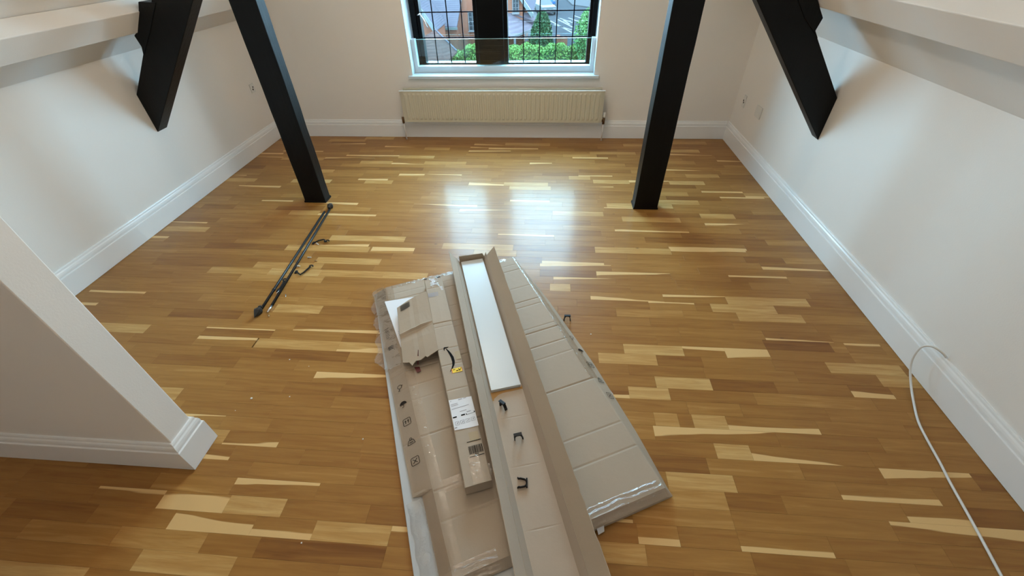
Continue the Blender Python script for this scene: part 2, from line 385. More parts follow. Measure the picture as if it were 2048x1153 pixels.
# ------------------------------------------------------------------ black timbers
def timber(name, poly, y0, y1, parent, lab=None):
    a = MB(); a.prism(poly, lambda p, q: (p, y0, q), lambda p, q: (p, y1, q)); o = mesh(name, a, M['timber'], parent, bevel=.004)
    if lab: o['label'] = lab
    return o
t = empty('roof_timber', (XL, 2.86, .55), 'black raking roof timber running down to the left wall', 'beam')
timber('rafter', [(XL, .551), (XL+.694, 1.328), (XL+1.60, CZ), (XL+1.25, CZ), (XL+.36, 1.237), (XL, .806)], 2.812, 2.910, t)
timber('cleat', [(XL+.205, 1.04), (XL+.223, 1.092), (XL+.214, 1.153), (XL+.250, 1.176), (XL+.330, 1.288), (XL+.352, 1.326), (XL+.46, 1.32), (XL+.33, 1.17)], 2.806, 2.916, t)
t = empty('roof_timber', (XR, 2.86, .53), 'black raking roof timber running down to the right wall', 'beam')
timber('rafter', [(XR, .532), (XR-.640, 1.286), (XR-1.55, CZ), (XR-1.20, CZ), (XR-.37, 1.26), (XR-.28, 1.143), (XR, .790)], 2.800, 2.885, t)
timber('cleat', [(XR-.25, 1.105), (XR-.280, 1.143), (XR-.266, 1.203), (XR-.302, 1.249), (XR-.386, 1.362), (XR-.41, 1.40), (XR-.50, 1.37), (XR-.36, 1.2)], 2.794, 2.891, t)
def post(x0, x1, y0, y1, top, lab):
    t = empty('timber_post', ((x0+x1)/2, (y0+y1)/2, 0), lab, 'post')
    a = MB(); rr = random.Random(int(x0*100))
    loops = []
    for k in range(13):
        z = .0015+(top-.0015)*k/12; j = lambda: rr.uniform(-.0015, .0015)
        loops.append([(x0+j(), y0+j(), z), (x1+j(), y0+j(), z), (x1+j(), y1+j(), z), (x0+j(), y1+j(), z)])
    a.loft(loops); mesh('shaft', a, M['timber'], t, bevel=.004)
    e = .006
    a = MB().hexa([(x0-e, y0-e*.4, .001), (x1+e*.6, y0-e*.4, .001), (x1+e*.6, y1+e, .001), (x0-e, y1+e, .001), (x0-e*.5, y0-e*.3, .016), (x1+e*.3, y0-e*.3, .016), (x1+e*.3, y1+e*.5, .016), (x0-e*.5, y1+e*.5, .016)])
    mesh('foot_bead', a, M['timber'], t)
post(-1.879, -1.712, 2.822, 2.915, 1.66, 'black square timber post on the floor left of the window')
post(.668, .838, 2.812, 2.920, 1.62, 'black square timber post on the floor right of the window')

# ------------------------------------------------------------------ window
frame = MB()
FY0, FY1 = 4.425, 4.50
frame.box(-1.262, -1.212, FY0-.03, FY1+.03, .59, WZ1); frame.box(.372, .412, FY0-.03, FY1+.03, .59, WZ1)
frame.box(-1.262, .412, FY0-.03, FY1+.03, .590, .618); frame.box(-1.262, .412, FY0-.03, FY1+.03, 1.99, WZ1)
win = tag(struct('window_1', frame, M['winblack'], bevel=.003), 'two-light black leaded window in the back wall')
mesh('mullion', MB().box(-.655, -.418, 4.385, 4.56, .600, 2.02), M['winblack'], win, bevel=.004)
def casement(x0, x1, s0, s1):
    a = MB(); z0, z1, b = .600, 2.00, .042
    a.box(x0, x0+s0, FY0-.012, FY1, z0, z1); a.box(x1-s1, x1, FY0-.012, FY1, z0, z1); a.box(x0+s0, x1-s1, FY0-.012, FY1, z0, z0+b); a.box(x0+s0, x1-s1, FY0-.012, FY1, z1-b, z1)
    return mesh('casement', a, M['winblack'], win, bevel=.002)
casement(-1.212, -.655, .034, .036); casement(-.418, .372, .036, .026)
PY = 4.452
def lights(xs, zs):
    for a, b in zip(xs[:-1], xs[1:]):
        for c, d in zip(zs[:-1], zs[1:]): mesh('pane', MB().box(a+.002, b-.002, PY-.002, PY+.002, c+.002, d-.002), M['glass'], win)
    for x in xs[1:-1]:
        mesh('lead_came', MB().box(x-.0045, x+.0045, PY-.005, PY+.005, zs[0], zs[-1]), M['lead'], win)
    for z in zs[1:-1]:
        mesh('lead_came', MB().box(xs[0], xs[-1], PY-.0055, PY+.0055, z-.0045, z+.0045), M['lead'], win)
ZS = [.642, .848, 1.050, 1.255, 1.460, 1.665, 1.958]
lights([-1.178, -1.072, -.937, -.803, -.691], ZS); lights([-.382, -.241, -.091, .061, .211, .346], ZS)
a = MB().tube([(-1.20, 4.40, 1.035), (-1.185, 4.395, 1.04), (-1.165, 4.40, 1.045)], .006, 8); a.tube([(-1.175, 4.40, 1.045), (-1.15, 4.42, 1.0), (-1.12, 4.43, .93)], .004, 6)
o = mesh('casement_stay', a, M['silver'], win, smooth=True); o['label'] = 'small silver casement stay'
# white sill + inner white lining
sill = MB().box(-1.313, .462, YB-.032, YB, .553, .578); sill.box(WX0, WX1, YB, 4.40, .5545, .578)
o = mesh('window_sill', sill, M['upvc'], win, bevel=.004); o['label'] = 'white projecting sill board'
mesh('reveal_lining', MB().box(WX0, WX0+.004, YB+.001, 4.42, .578, WZ1).box(WX1-.004, WX1, YB+.001, 4.42, .578, WZ1), M['upvc'], win)
# low glass guard in white channels across the window
g = empty('window_guard', (-.43, 4.345, .578), 'low clear glass guard in white channels across the window', 'guard')
mesh('side_channel', MB().box(WX0+.004, WX0+.040, 4.325, 4.385, .578, .858), M['upvc'], g, bevel=.002)
mesh('side_channel', MB().box(WX1-.040, WX1-.004, 4.325, 4.385, .578, .858), M['upvc'], g, bevel=.002)
mesh('bottom_channel', MB().box(WX0+.040, WX1-.040, 4.325, 4.390, .578, .632), M['upvc'], g, bevel=.003)
mesh('glass_sheet', MB().box(WX0+.03, WX1-.03, 4.343, 4.3445, .632, .8525), M['guard'], g)
mesh('glass_edge', MB().box(WX0+.03, WX1-.03, 4.3415, 4.3475, .8525, .856), M['guardedge'], g)

# ------------------------------------------------------------------ radiator
R0, R1, RF = -1.397, .522, 4.108
rad = empty('radiator', (-.44, 4.16, 0), 'long low cream ribbed radiator under the window', 'radiator')
loopA = []; n = 44; pw = (R1-R0-.06)/n
prof = [(R0, RF+.010), (R0+.03, RF)]
for i in range(n):
    x = R0+.03+i*pw; prof += [(x+pw*.18, RF), (x+pw*.32, RF-.006), (x+pw*.68, RF-.006), (x+pw*.82, RF)]
prof += [(R1-.03, RF), (R1, RF+.010)]
back = [(x, RF+.022) for x, _ in (prof[-1], prof[0])]
a = MB()
a.loft([[(x, y if y > RF else RF, .186) for x, y in prof]+[(x, y, .186) for x, y in back], [(x, y if y > RF else RF, .205) for x, y in prof]+[(x, y, .205) for x, y in back],
        [(x, y, .222) for x, y in prof]+[(x, y, .222) for x, y in back], [(x, y, .438) for x, y in prof]+[(x, y, .438) for x, y in back],
        [(x, y if y > RF else RF, .452) for x, y in prof]+[(x, y, .452) for x, y in back], [(x, y if y > RF else RF, .466) for x, y in prof]+[(x, y, .466) for x, y in back]])
mesh('front_panel', a, M['rad'], rad)
o = mesh('top_rail', MB().box(R0-.003, R1+.003, RF-.003, RF+.016, .466, .474), M['radtop_lit'], rad, bevel=.003); o['label'] = 'top rail with window light painted in as white'
mesh('rear_panel', MB().box(R0+.02, R1-.02, 4.165, 4.190, .19, .480), M['rad'], rad, bevel=.004)
fins = MB()
for i in range(60):
    x = R0+.04+i*(R1-R0-.08)/59; fins.box(x, x+.002, RF+.024, 4.163, .2, .455)
mesh('convector_fins', fins, M['rad'], rad)
for x in (-1.1, .2): mesh('wall_bracket', MB().box(x-.015, x+.015, 4.19, YB, .25, .42), M['rad'], rad)
for sx_, nm in ((-1, 'lockshield'), (1, 'thermostat')):
    x = R0-.012 if sx_ < 0 else R1+.012
    a = MB().tube([(x-sx_*.03, 4.14, .196), (x+sx_*.012, 4.14, .196)], .011, 10); a.tube([(x+sx_*.008, 4.14, .165), (x+sx_*.008, 4.14, .222)], .012, 10)
    v = mesh('valve', a, M['brass'], rad, smooth=True); v['label'] = 'tarnished brass valve'
    if sx_ > 0:
        o = mesh('valve_head', MB().tube([(x+.010, 4.14, .224), (x+.010, 4.14, .235), (x+.010, 4.14, .268), (x+.010, 4.14, .275)], [.011, .015, .015, .010], 12), M['plastic'], rad, smooth=True); o['label'] = 'white valve head'
    mesh('pipe', MB().tube([(x+sx_*.008, 4.14, .165), (x+sx_*.008, 4.14, .002)], .0075, 10), M['pipe'], rad, smooth=True)

# ------------------------------------------------------------------ wall plates
def plate(x, sgn, y, z, w_, h_, lab, holes, cat='socket'):
    p = empty('wall_plate', (x, y, z), lab, cat)
    a = MB().box(min(x, x+sgn*.009), max(x, x+sgn*.009), y-w_/2, y+w_/2, z-h_/2, z+h_/2); mesh('face_plate', a, M['plastic'], p, bevel=.003)
    for dy, dz, r in holes:
        a = MB().tube([(x+sgn*.0085, y+dy, z+dz), (x+sgn*.0105, y+dy, z+dz)], r, 10); mesh('port', a, M['hole'], p)
    return p
o = plate(XR, -1, 3.71, .417, .110, .090, 'square blank white wall plate low on the right wall', [], 'wall plate')
a = MB().box(XR-.0105, XR-.0085, 3.71-.04, 3.71+.04, .417-.03, .417+.03); mesh('blank_insert', a, M['plastic'], o, bevel=.001)
plate(XR, -1, 4.035, .405, .050, .100, 'narrow white aerial plate with two dark ports near the right corner', [(.006, .006, .008), (-.006, -.008, .008)])
plate(XL, 1, 4.03, .520, .06, .075, 'white aerial plate with two dark ports on the left wall', [(.006, .008, .007), (-.004, -.010, .008)])

# ------------------------------------------------------------------ frames for the packages
class FR:
    def __init__(s, O, u, v): s.O = Vector((*O, 0)); s.u = Vector((*u, 0)); s.v = Vector((*v, 0))
    def __call__(s, t, c, z): return tuple(s.O+s.u*t+s.v*c+Vector((0, 0, z)))
FB = FR((-.176, 2.106), (.4237, -.9058), (.9058, .4237))    # big carton
FA = FR((-.662, 1.783), (.3447, -.9387), (.9387, .3447))    # long parcel
FT = FR((-.497, 2.011), (.2985, -.9544), (.9544, .2985))    # open tray carton
def interp(x, P):
    if x <= P[0][0]: return P[0][1]
    for (a, b), (c, d) in zip(P[:-1], P[1:]):
        if x <= c: return b+(d-b)*(x-a)/(c-a)
    return P[-1][1]
# --- grey-white board under the carton
bd = MB(); Q = [(.17, -.868), (1.78, -.922), (1.79, -.47), (.18, -.45)]
bd.hexa([FB(t, c, .0005) for t, c in Q]+[FB(t, c, .0125) for t, c in Q])
tag(mesh('backing_board', bd, M['board'], loc=FB(1, -.7, 0), bevel=.0015), 'thin grey-white board sticking out from under the large flat carton', 'board')
# --- big flat carton
car = empty('flat_carton', FB(.76, -.4, 0), 'large flat brown carton lying creased on the floor under everything', 'cardboard box')
CR = [(.075, .6), (.128, 1.2), (.289, .8), (.408, 1.5), (.45, 1.2), (.612, .8), (.643, 2), (.737, 1.5), (.815, .7), (1.0, 2.0), (1.235, .9), (1.348, .9)]
def carton_top(t, c):
    z = .050+.004*math.sin(3.1*t+2*c)*math.sin(4*c+1)
    if c < -.79: return interp(c, [(-.868, .018), (-.79, z)])
    if c > 0: return interp(c, [(0, z), (.062, .004)])
    return z
ts = sorted(set([0, .02, .2, .25, .35, .5, .55, .7, .87, .93, 1.08, 1.15, 1.214, 1.222, 1.28, 1.42, 1.48, 1.528]+[x+d for x, _ in CR for d in (-.007, 0, .007)]))
ss = [-.868, -.84, -.815, -.792, -.785, -.72, -.6, -.45, -.3, -.2, -.1, -.03, -.004, .004, .03, .062]
loops = []
def crease(t):
    return sum(a*.0016*max(0, 1-abs(t-x)/.007) for x, a in CR)
def cshape(t, c):
    k = c
    if t > 1.218 and c < -.792: k = -.792+(c+.792)*.55
    if c > 0: k = c*interp(t, [(0, .35), (.4, .85), (.9, 1.05), (1.3, .8), (1.528, .45)])
    return k
for t in ts:
    L = [FB(t, cshape(t, c), carton_top(t, c)-crease(t)*(1 if -.79 < c < 0 else .3)) for c in ss]
    R_ = [FB(t, cshape(t, .062)-.002, .0015), FB(t, -.2, .0015), FB(t, -.44, .0135), FB(t, cshape(t, -.868)+.004, .0135)]
    loops.append(L+R_)
# near end bulges down to the floor
L = [FB(1.552, cshape(1.528, c)*.995, max(.006, carton_top(1.5, c)*.45)) for c in ss]; loops.append(L+[FB(1.552, cshape(1.528, .062)-.004, .0015), FB(1.552, -.2, .0015), FB(1.552, -.44, .0135), FB(1.552, cshape(1.5, -.868)+.006, .0135)])
mesh('carton_body', MB().loft(loops), M['card'], car)
def zc(t, c): return carton_top(t, c)-crease(t)*.2
def sheet(fr, zf, tl, sl, eps, jit=0, seed=1, cmap=None):
    rr = random.Random(seed); a = MB(); vs = []
    for t in tl:
        for c in sl:
            cc = cmap(t, c) if cmap else c
            vs.append(fr(t+rr.uniform(-jit, jit)*.5, cc, zf(t, c)+eps+rr.uniform(0, jit)))
    n = len(sl); fs = [(i*n+j, i*n+j+1, (i+1)*n+j+1, (i+1)*n+j) for i in range(len(tl)-1) for j in range(n-1)]
    return a.add(vs, fs)
def rng(a, b, n): return [a+(b-a)*k/n for k in range(n+1)]
def strip(fr, zf, t0, t1, c0, c1, name, parent, nt_=24, ns_=4, jit=.0012, eps=.0006, mat='tape', seed=1, cmap=None, label=None):
    o = mesh(name, sheet(fr, zf, rng(t0, t1, nt_), rng(c0, c1, ns_), eps, jit, seed, cmap), M[mat], parent, smooth=True)
    if label: o['label'] = label
    return o
strip(FB, zc, .0, 1.50, -.862, -.752, 'tape_strip', car, 60, 6, seed=2, cmap=cshape, label='clear parcel tape along the left edge')
strip(FB, zc, 1.205, 1.255, -.75, -.42, 'tape_strip', car, 6, 24, seed=3)
def ridgez(amp, per, t0, t1):
    return lambda t, c: zc(t, c)*(1 if t < 1.53 else .82)+amp*(1+math.sin(2*PI*(t-t0)/per+1.5*math.sin(23*c)+.8*math.sin(61*c)))*math.sin(PI*min(1, max(0, (t-t0)/(t1-t0))))
strip(FB, ridgez(.0030, .020, 1.49, 1.552), 1.490, 1.552, -.80, -.64, 'tape_strip', car, 22, 30, jit=.0008, eps=.001, seed=4, label='crinkled clear tape on the near edge, left of the tray')
strip(FB, ridgez(.0042, .020, 1.49, 1.552), 1.490, 1.552, -.315, -.006, 'tape_strip', car, 22, 60, jit=.0010, eps=.001, seed=14, label='crinkled clear tape on the near edge, right of the tray')
strip(FB, zc, -.002, .025, -.76, -.06, 'tape_strip', car, 2, 50, jit=.002, seed=5)
strip(FB, zc, .0, 1.0, -.012, .030, 'tape_strip', car, 60, 3, jit=.0016, seed=6, cmap=cshape, label='clear tape along the right edge')
# loose clear wrap hanging off the far left corner
a = MB(); rr = random.Random(5); tl = rng(-.01, .60, 70); vs = []
for t in tl:
    b = .0065*math.sin(48*t)+.002*rr.uniform(-1, 1)
    o_ = interp(t, [(-.01, .005), (.1, .018), (.3, .020), (.42, .030), (.5, .045), (.56, .02), (.6, .0)])
    vs += [FB(t, -.80+b*.3, .054), FB(t, -.838+b*.5, .044+abs(b)), FB(t, -.862-o_*.4+b, .034), FB(t, -.872-o_+b, .012)]
a.add(vs, [(i*4+j, i*4+j+1, i*4+j+5, i*4+j+4) for i in range(len(tl)-1) for j in range(3)])
o = mesh('plastic_wrap', a, M['wrap'], car, smooth=True); o['label'] = 'loose clear plastic wrap at the far left edge'
a = MB(); tl = rng(1.23, 1.60, 40); vs = []
for t in tl:
    b = .003*math.sin(75*t)+.001*rr.uniform(-1, 1); vs += [FB(t, -.893+b, .014), FB(t, -.872+b, .026+b), FB(t, -.852, .020+b), FB(t, -.832, .040)]
a.add(vs, [(i*4+j, i*4+j+1, i*4+j+5, i*4+j+4) for i in range(len(tl)-1) for j in range(3)])
mesh('plastic_wrap', a, M['wrap'], car, smooth=True)
o = mesh('tape_tab', MB().add([FB(1.540, -.290, .030), FB(1.540, -.258, .030), FB(1.566, -.268, .010), FB(1.568, -.292, .008)], [(0, 1, 2, 3)]), M['paper'], car, solid=.0004); o['label'] = 'small white tab at the near edge'
# --- flat print helper
def decal(fr, zf, tc_, cc_, polys, eps=.0007, sub=1):
    a = MB()
    for poly in polys:
        vs = []
        for (x, y) in poly: t, c = tc_-y, cc_+x; vs.append(fr(t, c, zf(t, c)+eps))
        a.add(vs, [tuple(range(len(vs)))])
    return a
def line(p, q, w_):
    (a, b), (c, d) = p, q; L = math.hypot(c-a, d-b) or 1; nx, ny = -(d-b)/L*w_/2, (c-a)/L*w_/2
    return [(a+nx, b+ny), (c+nx, d+ny), (c-nx, d-ny), (a-nx, b-ny)]
def pline(P, w_, close=False):
    P = P+[P[0]] if close else P; return [line(a, b, w_) for a, b in zip(P[:-1], P[1:])]
def rrect(h, r=.3, n=3):
    P = []
    for sx_, sy_, a0 in ((1, 1, 0), (-1, 1, 90), (-1, -1, 180), (1, -1, 270)):
        for k in range(n+1):
            an = math.radians(a0+90*k/n); P.append(((sx_*(h-r*h))+r*h*math.cos(an), sy_*(h-r*h)+r*h*math.sin(an)))
    return P
def arc(cx, cy, r, a0, a1, n=8): return [(cx+r*math.cos(math.radians(a0+(a1-a0)*k/n)), cy+r*math.sin(math.radians(a0+(a1-a0)*k/n))) for k in range(n+1)]
k = .016
W = .0022
ic_glass = pline(arc(0, .004, .010, 30, 330, 10), W, True)+[line((-.002, -.006), (-.006, -.016), W), line((-.010, -.016), (-.001, -.017), W), line((.010, .004), (.014, .009), W)]
ic_umb = [arc(0, 0, .016, 0, 180, 10)]+[line((0, 0), (0, -.012), W)]+pline(arc(-.003, -.012, .003, 0, -180, 4), W)
ic_up = pline(rrect(k), W, True)
for x in (-.006, .006): ic_up += [line((x, -.008), (x, .003), W*1.2), [(x-.0045, .002), (x+.0045, .002), (x, .009)]]
ic_kg = pline([(-.016, -.014), (.016, -.014), (.010, .004), (-.010, .004)], W, True)+pline(arc(0, .009, .005, 0, 360, 8), W)+[line((-.008, -.006), (.008, -.006), W*1.4)]
ic_x = pline(rrect(k), W, True)+[line((-.009, -.009), (.009, .009), W*1.2), line((-.009, .009), (.009, -.009), W)]
for j, (ic, t) in enumerate(zip((ic_glass, ic_umb, ic_up, ic_kg, ic_x), (.717, .811, .902, .996, 1.086))):
    mesh('printed_symbol', decal(FB, zc, t, -.831, ic, eps=.0030), M['inkbrown'], car)
    ic2 = [[(x*.9, y) for x, y in p] for p in ic]
    def cf(t_, c_): return carton_top(t_, c_)
    a = MB()
    for poly in ic2:
        a.add([FB(t+.013-y, cshape(t, .033+x), carton_top(t, .033+x)+.0030) for x, y in poly], [tuple(range(len(poly)))])
    mesh('printed_symbol', a, M['inkbrown'], car)
a = decal(FB, zc, .38, -.834, [line((-.012, .06-i*.011), (.012*rr.uniform(.3, 1), .062-i*.011), .0035) for i in range(7)], .0016)
tag(mesh('printed_text', a, M['inkbrown'], car), kind='stuff')
a = decal(FB, zc, .38, -.834, [line((-.012, -.07-i*.009), (.012, -.068-i*.009), .005) for i in range(3)], .0016)
tag(mesh('printed_text', a, M['inkbrown'], car), kind='stuff')
# white delivery note lying on the carton
note = MB(); Q = [(.125, -.813), (.150, -.640), (.50, -.640), (.495, -.786), (.30, -.80)]
note.add([FB(t, c, .0575) for t, c in Q], [(0, 1, 2, 3, 4)])
nt_ = tag(mesh('paper_note', note, M['paper'], loc=FB(.3, -.72, .057), solid=.0003), 'white paper note taped on the carton beneath the torn flap', 'paper')
mesh('printed_text', decal(FB, lambda t, c: .0575, .22, -.745, [line((-.012, 0), (.016, .001), .003)], .0008), M['inkgrey'], nt_)
mesh('printed_text', decal(FB, lambda t, c: .0575, .22, -.745, [line((-.035, -.165-i*.012), (-.035+rr.uniform(.02, .05), -.165-i*.012), .003) for i in range(3)], .0008), M['inkgrey'], nt_)
# two slips of white paper peeping out
tag(mesh('paper_slip', MB().add([FB(1.0, .03, .0022), FB(1.005, .058, .0022), FB(1.085, .0605, .0022), FB(1.06, .03, .0022)], [(0, 1, 2, 3)]), M['paper'], loc=FB(1.04, .045, 0), solid=.0004), 'white slip of paper peeping out at the right edge of the carton', 'paper')

# ------------------------------------------------------------------ long closed parcel
par = empty('long_parcel', FA(.6, .05, .054), 'long narrow brown parcel with black arrow print lying on the large carton', 'cardboard box')
CRA = [(.089, 1.2), (.37, 3), (.40, 1), (.548, 1.3), (.648, 1.4), (.786, 1.2)]
def ptop(t, c): return .1105+.0015*math.sin(5*t)-sum(a*.0013*max(0, 1-abs(t-x)/.006) for x, a in CRA)
ts = sorted(set(rng(0, 1.21, 12)+[x+d for x, _ in CRA for d in (-.006, 0, .006)]))
loops = []
for t in ts:
    e = .004*math.sin(9*t)*.3
    zb = max(.0545, .0)
    loops.append([FA(t, .0+e, zb), FA(t, -.001+e, (ptop(t, 0)+zb)/2), FA(t, 0+e, ptop(t, 0)-.002), FA(t, .003+e, ptop(t, 0)), FA(t, .048, ptop(t, .05)+.001), FA(t, .094, ptop(t, .09)), FA(t, .097, ptop(t, .09)-.002), FA(t, .098, .085), FA(t, .097, zb)])
mesh('parcel_body', MB().loft(loops), M['card'], par)
zp = lambda t, c: ptop(t, c)+.0006
# arrow print
A_ = []
cl = [(.549, .0375), (.565, .0445), (.585, .0515), (.610, .0575), (.635, .0585), (.655, .0545), (.672, .0460), (.690, .0335)]
wd = [.0020, .0036, .0052, .0064, .0062, .0048, .0030, .0008]
arrow = MB(); LA, LB = [], []
for i, (t, c) in enumerate(cl):
    a_, b_ = cl[max(i-1, 0)], cl[min(i+1, len(cl)-1)]; dt, dc = b_[0]-a_[0], b_[1]-a_[1]; L = math.hypot(dt, dc); nx = (dc/L, -dt/L)
    LA.append(FA(t+nx[0]*wd[i], c+nx[1]*wd[i], zp(t, c)+.0012)); LB.append(FA(t-nx[0]*wd[i], c-nx[1]*wd[i], zp(t, c)+.0012))
n = len(cl); arrow.add(LA+LB, [(i, i+1, n+i+1, n+i) for i in range(n-1)])
hd = [(.563, .0285), (.552, .0260), (.541, .0275), (.5385, .0320), (.540, .043), (.542, .0535), (.546, .044), (.5455, .036), (.5465, .0325), (.552, .0310)]
arrow.add([FA(t, c, zp(t, c)+.0012) for t, c in hd], [(0, 1, 2, 8, 9), (2, 3, 7, 8), (3, 4, 6, 7), (4, 5, 6)])
o = mesh('printed_arrow', arrow, M['ink'], par); o['label'] = 'black curved arrow print'
# yellow sticker
def quad(fr, t0, t1, c0, c1, zf, eps, sk=0): return MB().add([fr(t0, c0, zf(t0, c0)+eps), fr(t0+sk, c1, zf(t0, c1)+eps), fr(t1+sk, c1, zf(t1, c1)+eps), fr(t1, c0, zf(t1, c0)+eps)], [(0, 1, 2, 3)])
st = mesh('sticker', quad(FA, .6765, .7000, .0435, .0875, zp, .0016), M['yellow'], par); st['label'] = 'yellow sticker with black check mark'
mesh('sticker_print', quad(FA, .6765, .7000, .0415, .0445, zp, .0020), M['orange'], st); mesh('sticker_print', quad(FA, .6765, .7000, .0865, .0885, zp, .0020), M['orange'], st)
mesh('sticker_print', decal(FA, zp, .689, .079, [line((-.006, .006), (-.001, -.006), .0035), line((-.002, -.006), (.006, .009), .0022)]+[line((-.031, .006), (-.021, .006), .003), line((-.018, -.003), (-.008, -.003), .004)], .0022), M['ink'], st)
# shipping label (no scannable codes)
lb = MB(); tl = rng(.835, .980, 6); vs = []
for t in tl:
    for c in (.003, .035, .067, .0985): vs.append(FA(t+(c*.07 if t < .84 else 0)-(.0 if t < .979 else (c-.003)*-.06+.004*math.sin(c*90)*.5), c, zp(t, c)+.0016))
lb.add(vs, [(i*4+j, i*4+j+1, i*4+j+5, i*4+j+4) for i in range(6) for j in range(3)])
lb = mesh('shipping_label', lb, M['paper'], par); lb['label'] = 'white shipping label with a wavy torn lower edge'
pr = []
pr += [line((-.043, .061), (-.037, .061), .0022), line((-.008, .061), (.008, .062), .0028), line((.014, .062), (.025, .063), .0028)]
pr += [line((-.042, .044), (-.014, .046), .0022), line((-.042, .037), (-.012, .039), .0022), line((-.042, .022), (.030, .026), .0020), line((-.012, .003), (.016, .005), .0022)]
pr += [line((.015, -.006), (.032, -.005), .003)]
mesh('label_text', decal(FA, zp, .905, .05, pr, .0022), M['inkgrey'], lb)
pr = [line((-.044, -.018), (-.028, -.017), .0062), line((-.010, -.0155), (.006, -.015), .0062), line((.010, -.0155), (.013, -.015), .006), line((.043, -.013), (.047, -.0125), .006), line((.010, -.0185), (.046, -.016), .0014)]
mesh('label_bar', decal(FA, zp, .905, .05, pr, .0022), M['ink'], lb)
pr = []
for i in range(4):
    cx, cy = -.031+i*.0215, -.047+i*.001; pr += pline([(cx-.0075, cy-.0075), (cx+.0075, cy-.0075), (cx+.0075, cy+.0075), (cx-.0075, cy+.0075)], .0014, True)+[line((cx-.002, cy-.003), (cx+.004, cy+.003), .003)]
pr += [line((-.045, -.066), (-.035, -.064), .004)]
mesh('label_symbols', decal(FA, zp, .905, .05, pr, .0022), M['inkgrey'], lb)
def barcode(t0, t1, c0, c1, n, seed, mat, bars=True):
    rr = random.Random(seed); a = []; x = 0
    wds = [rr.choice((.5, .8, 1.3)) for _ in range(n)]; gaps = [rr.choice((.5, .7, 1.0)) for _ in range(n)]; tot = sum(wds)+sum(gaps)-gaps[-1]; s_ = (c1-c0)/tot; c = c0
    mb = MB()
    for w_, g_ in zip(wds, gaps): mb.add(quad(FA, t0, t1, c, c+w_*s_, zp, .0014).v, [(0, 1, 2, 3)]); c += (w_+g_)*s_
    if bars:
        for tt in (t0-.020, t1+.009): mb.add(quad(FA, tt, tt+.0028, c0-.001, c1+.001, zp, .0014).v, [(0, 1, 2, 3)])
        mb.add(quad(FA, t1+.002, t1+.005, (c0+c1)/2-.007, (c0+c1)/2+.008, zp, .0014).v, [(0, 1, 2, 3)])
    return mesh('barcode', mb, M[mat], par)
barcode(1.062, 1.095, .040, .093, 18, 3, 'ink'); barcode(.130, .163, .006, .060, 14, 5, 'inkgrey', False)
for q in ((.580, .628, .072, .096), (1.005, 1.045, .052, .090)): o = mesh('tape_residue', quad(FA, *q, zp, .0013), M['glue'], par)
strip(FA, zp, 1.10, 1.208, .030, .070, 'tape_strip', par, 12, 5, jit=.002, eps=.0012, seed=9)
strip(FA, zp, .004, .085, .028, .075, 'tape_strip', par, 10, 6, jit=.0028, eps=.0012, seed=10)
rr = random.Random(3)
mb = MB()
for i in range(9):
    t0 = .012+i*.0062; c0 = .030+rr.uniform(0, .012); mb.add(quad(FA, t0, t0+.0035, c0, c0+rr.uniform(.018, .034), zp, .004+rr.uniform(0, .001), rr.uniform(-.004, .004)).v, [(0, 1, 2, 3)])
for i in range(4):
    t0 = .088+i*.010; mb.add(quad(FA, t0, t0+.004, .074+.002*i, .090, zp, .003, .002).v, [(0, 1, 2, 3)])
o = mesh('white_slivers', mb, M['paper'], par); o['label'] = 'thin white slivers across the parcel top'  # thin white slivers just above the parcel's far end
for q in ((-.003, .004, .000, .016), (-.001, .0075, .068, .092)): mesh('slot', quad(FA, *q, zp, .0016), M['hole'], par)
# torn side flap lying open to the left
colz = lambda c: interp(c, [(-.17, .0790), (-.085, .098), (0, .1115)])
top = [(-.168, .158), (-.125, .140), (-.085, .122), (-.04, .112), (0.001, .105)]
bot = [(-.170, .542), (-.150, .552), (-.139, .556), (-.127, .583), (-.121, .575), (-.107, .562), (-.085, .566), (-.060, .555), (-.052, .566), (-.042, .560), (-.02, .553), (0.001, .545)]
cols = [-.168, -.150, -.139, -.127, -.121, -.107, -.085, -.060, -.052, -.042, -.02, .001]
tmid = [.2, .26, .335, .343, .352, .365, .42, .5]
vs = []
for c in cols:
    tr_ = [interp(c, top)]+tmid+[.535, interp(c, sorted(bot))]
    for t in tr_:
        dz = {.343: .007, .335: .004, .352: -.003, .365: -.004}.get(t, 0)*interp(c, [(-.17, .7), (-.06, 1.2), (0, .3)])
        if t > .36: dz -= .004*interp(c, [(-.17, 1), (0, .2)])
        vs.append(FA(t+(interp(c, [(-.17, .022), (0, 0)]) if .3 < t < .37 else 0), c, colz(c)+dz-(.003 if abs(c+.085) < .001 else 0)+.001))
n = len(tmid)+3
o = mesh('torn_flap', MB().add(vs, [(i*n+j, i*n+j+1, (i+1)*n+j+1, (i+1)*n+j) for i in range(len(cols)-1) for j in range(n-1)]), M['cardtan'], par, solid=.003); o['label'] = 'torn cardboard flap with a ragged near edge'
zf = lambda t, c: colz(c)+.0025
mesh('printed_text', MB().add([v for i in range(6) for v in [FA(.160+i*.0072-(c+.15)*.25, c, zf(t, c)+.002) for t, c in ((.16, -.150+0*i), (.16, -.098))]+[FA(.164+i*.0072-(c+.15)*.25, c, zf(t, c)+.002) for t, c in ((.16, -.098), (.16, -.150))]], [(4*i, 4*i+1, 4*i+2, 4*i+3) for i in range(6)]), M['inkbrown'], o)
tag(mesh('red_scrap', MB().add([FA(.568, -.122, .0565), FA(.572, -.098, .0565), FA(.60, -.094, .0565), FA(.605, -.112, .0565)], [(0, 1, 2, 3)]).add([FA(.560, -.108, .060), FA(.563, -.100, .062), FA(.522, -.088, .115), FA(.52, -.0895, .116)], [(0, 1, 2, 3)]), M['red'], loc=FA(.58, -.105, .056), solid=.001), 'small dark red scrap poking out under the torn flap edge', 'scrap')

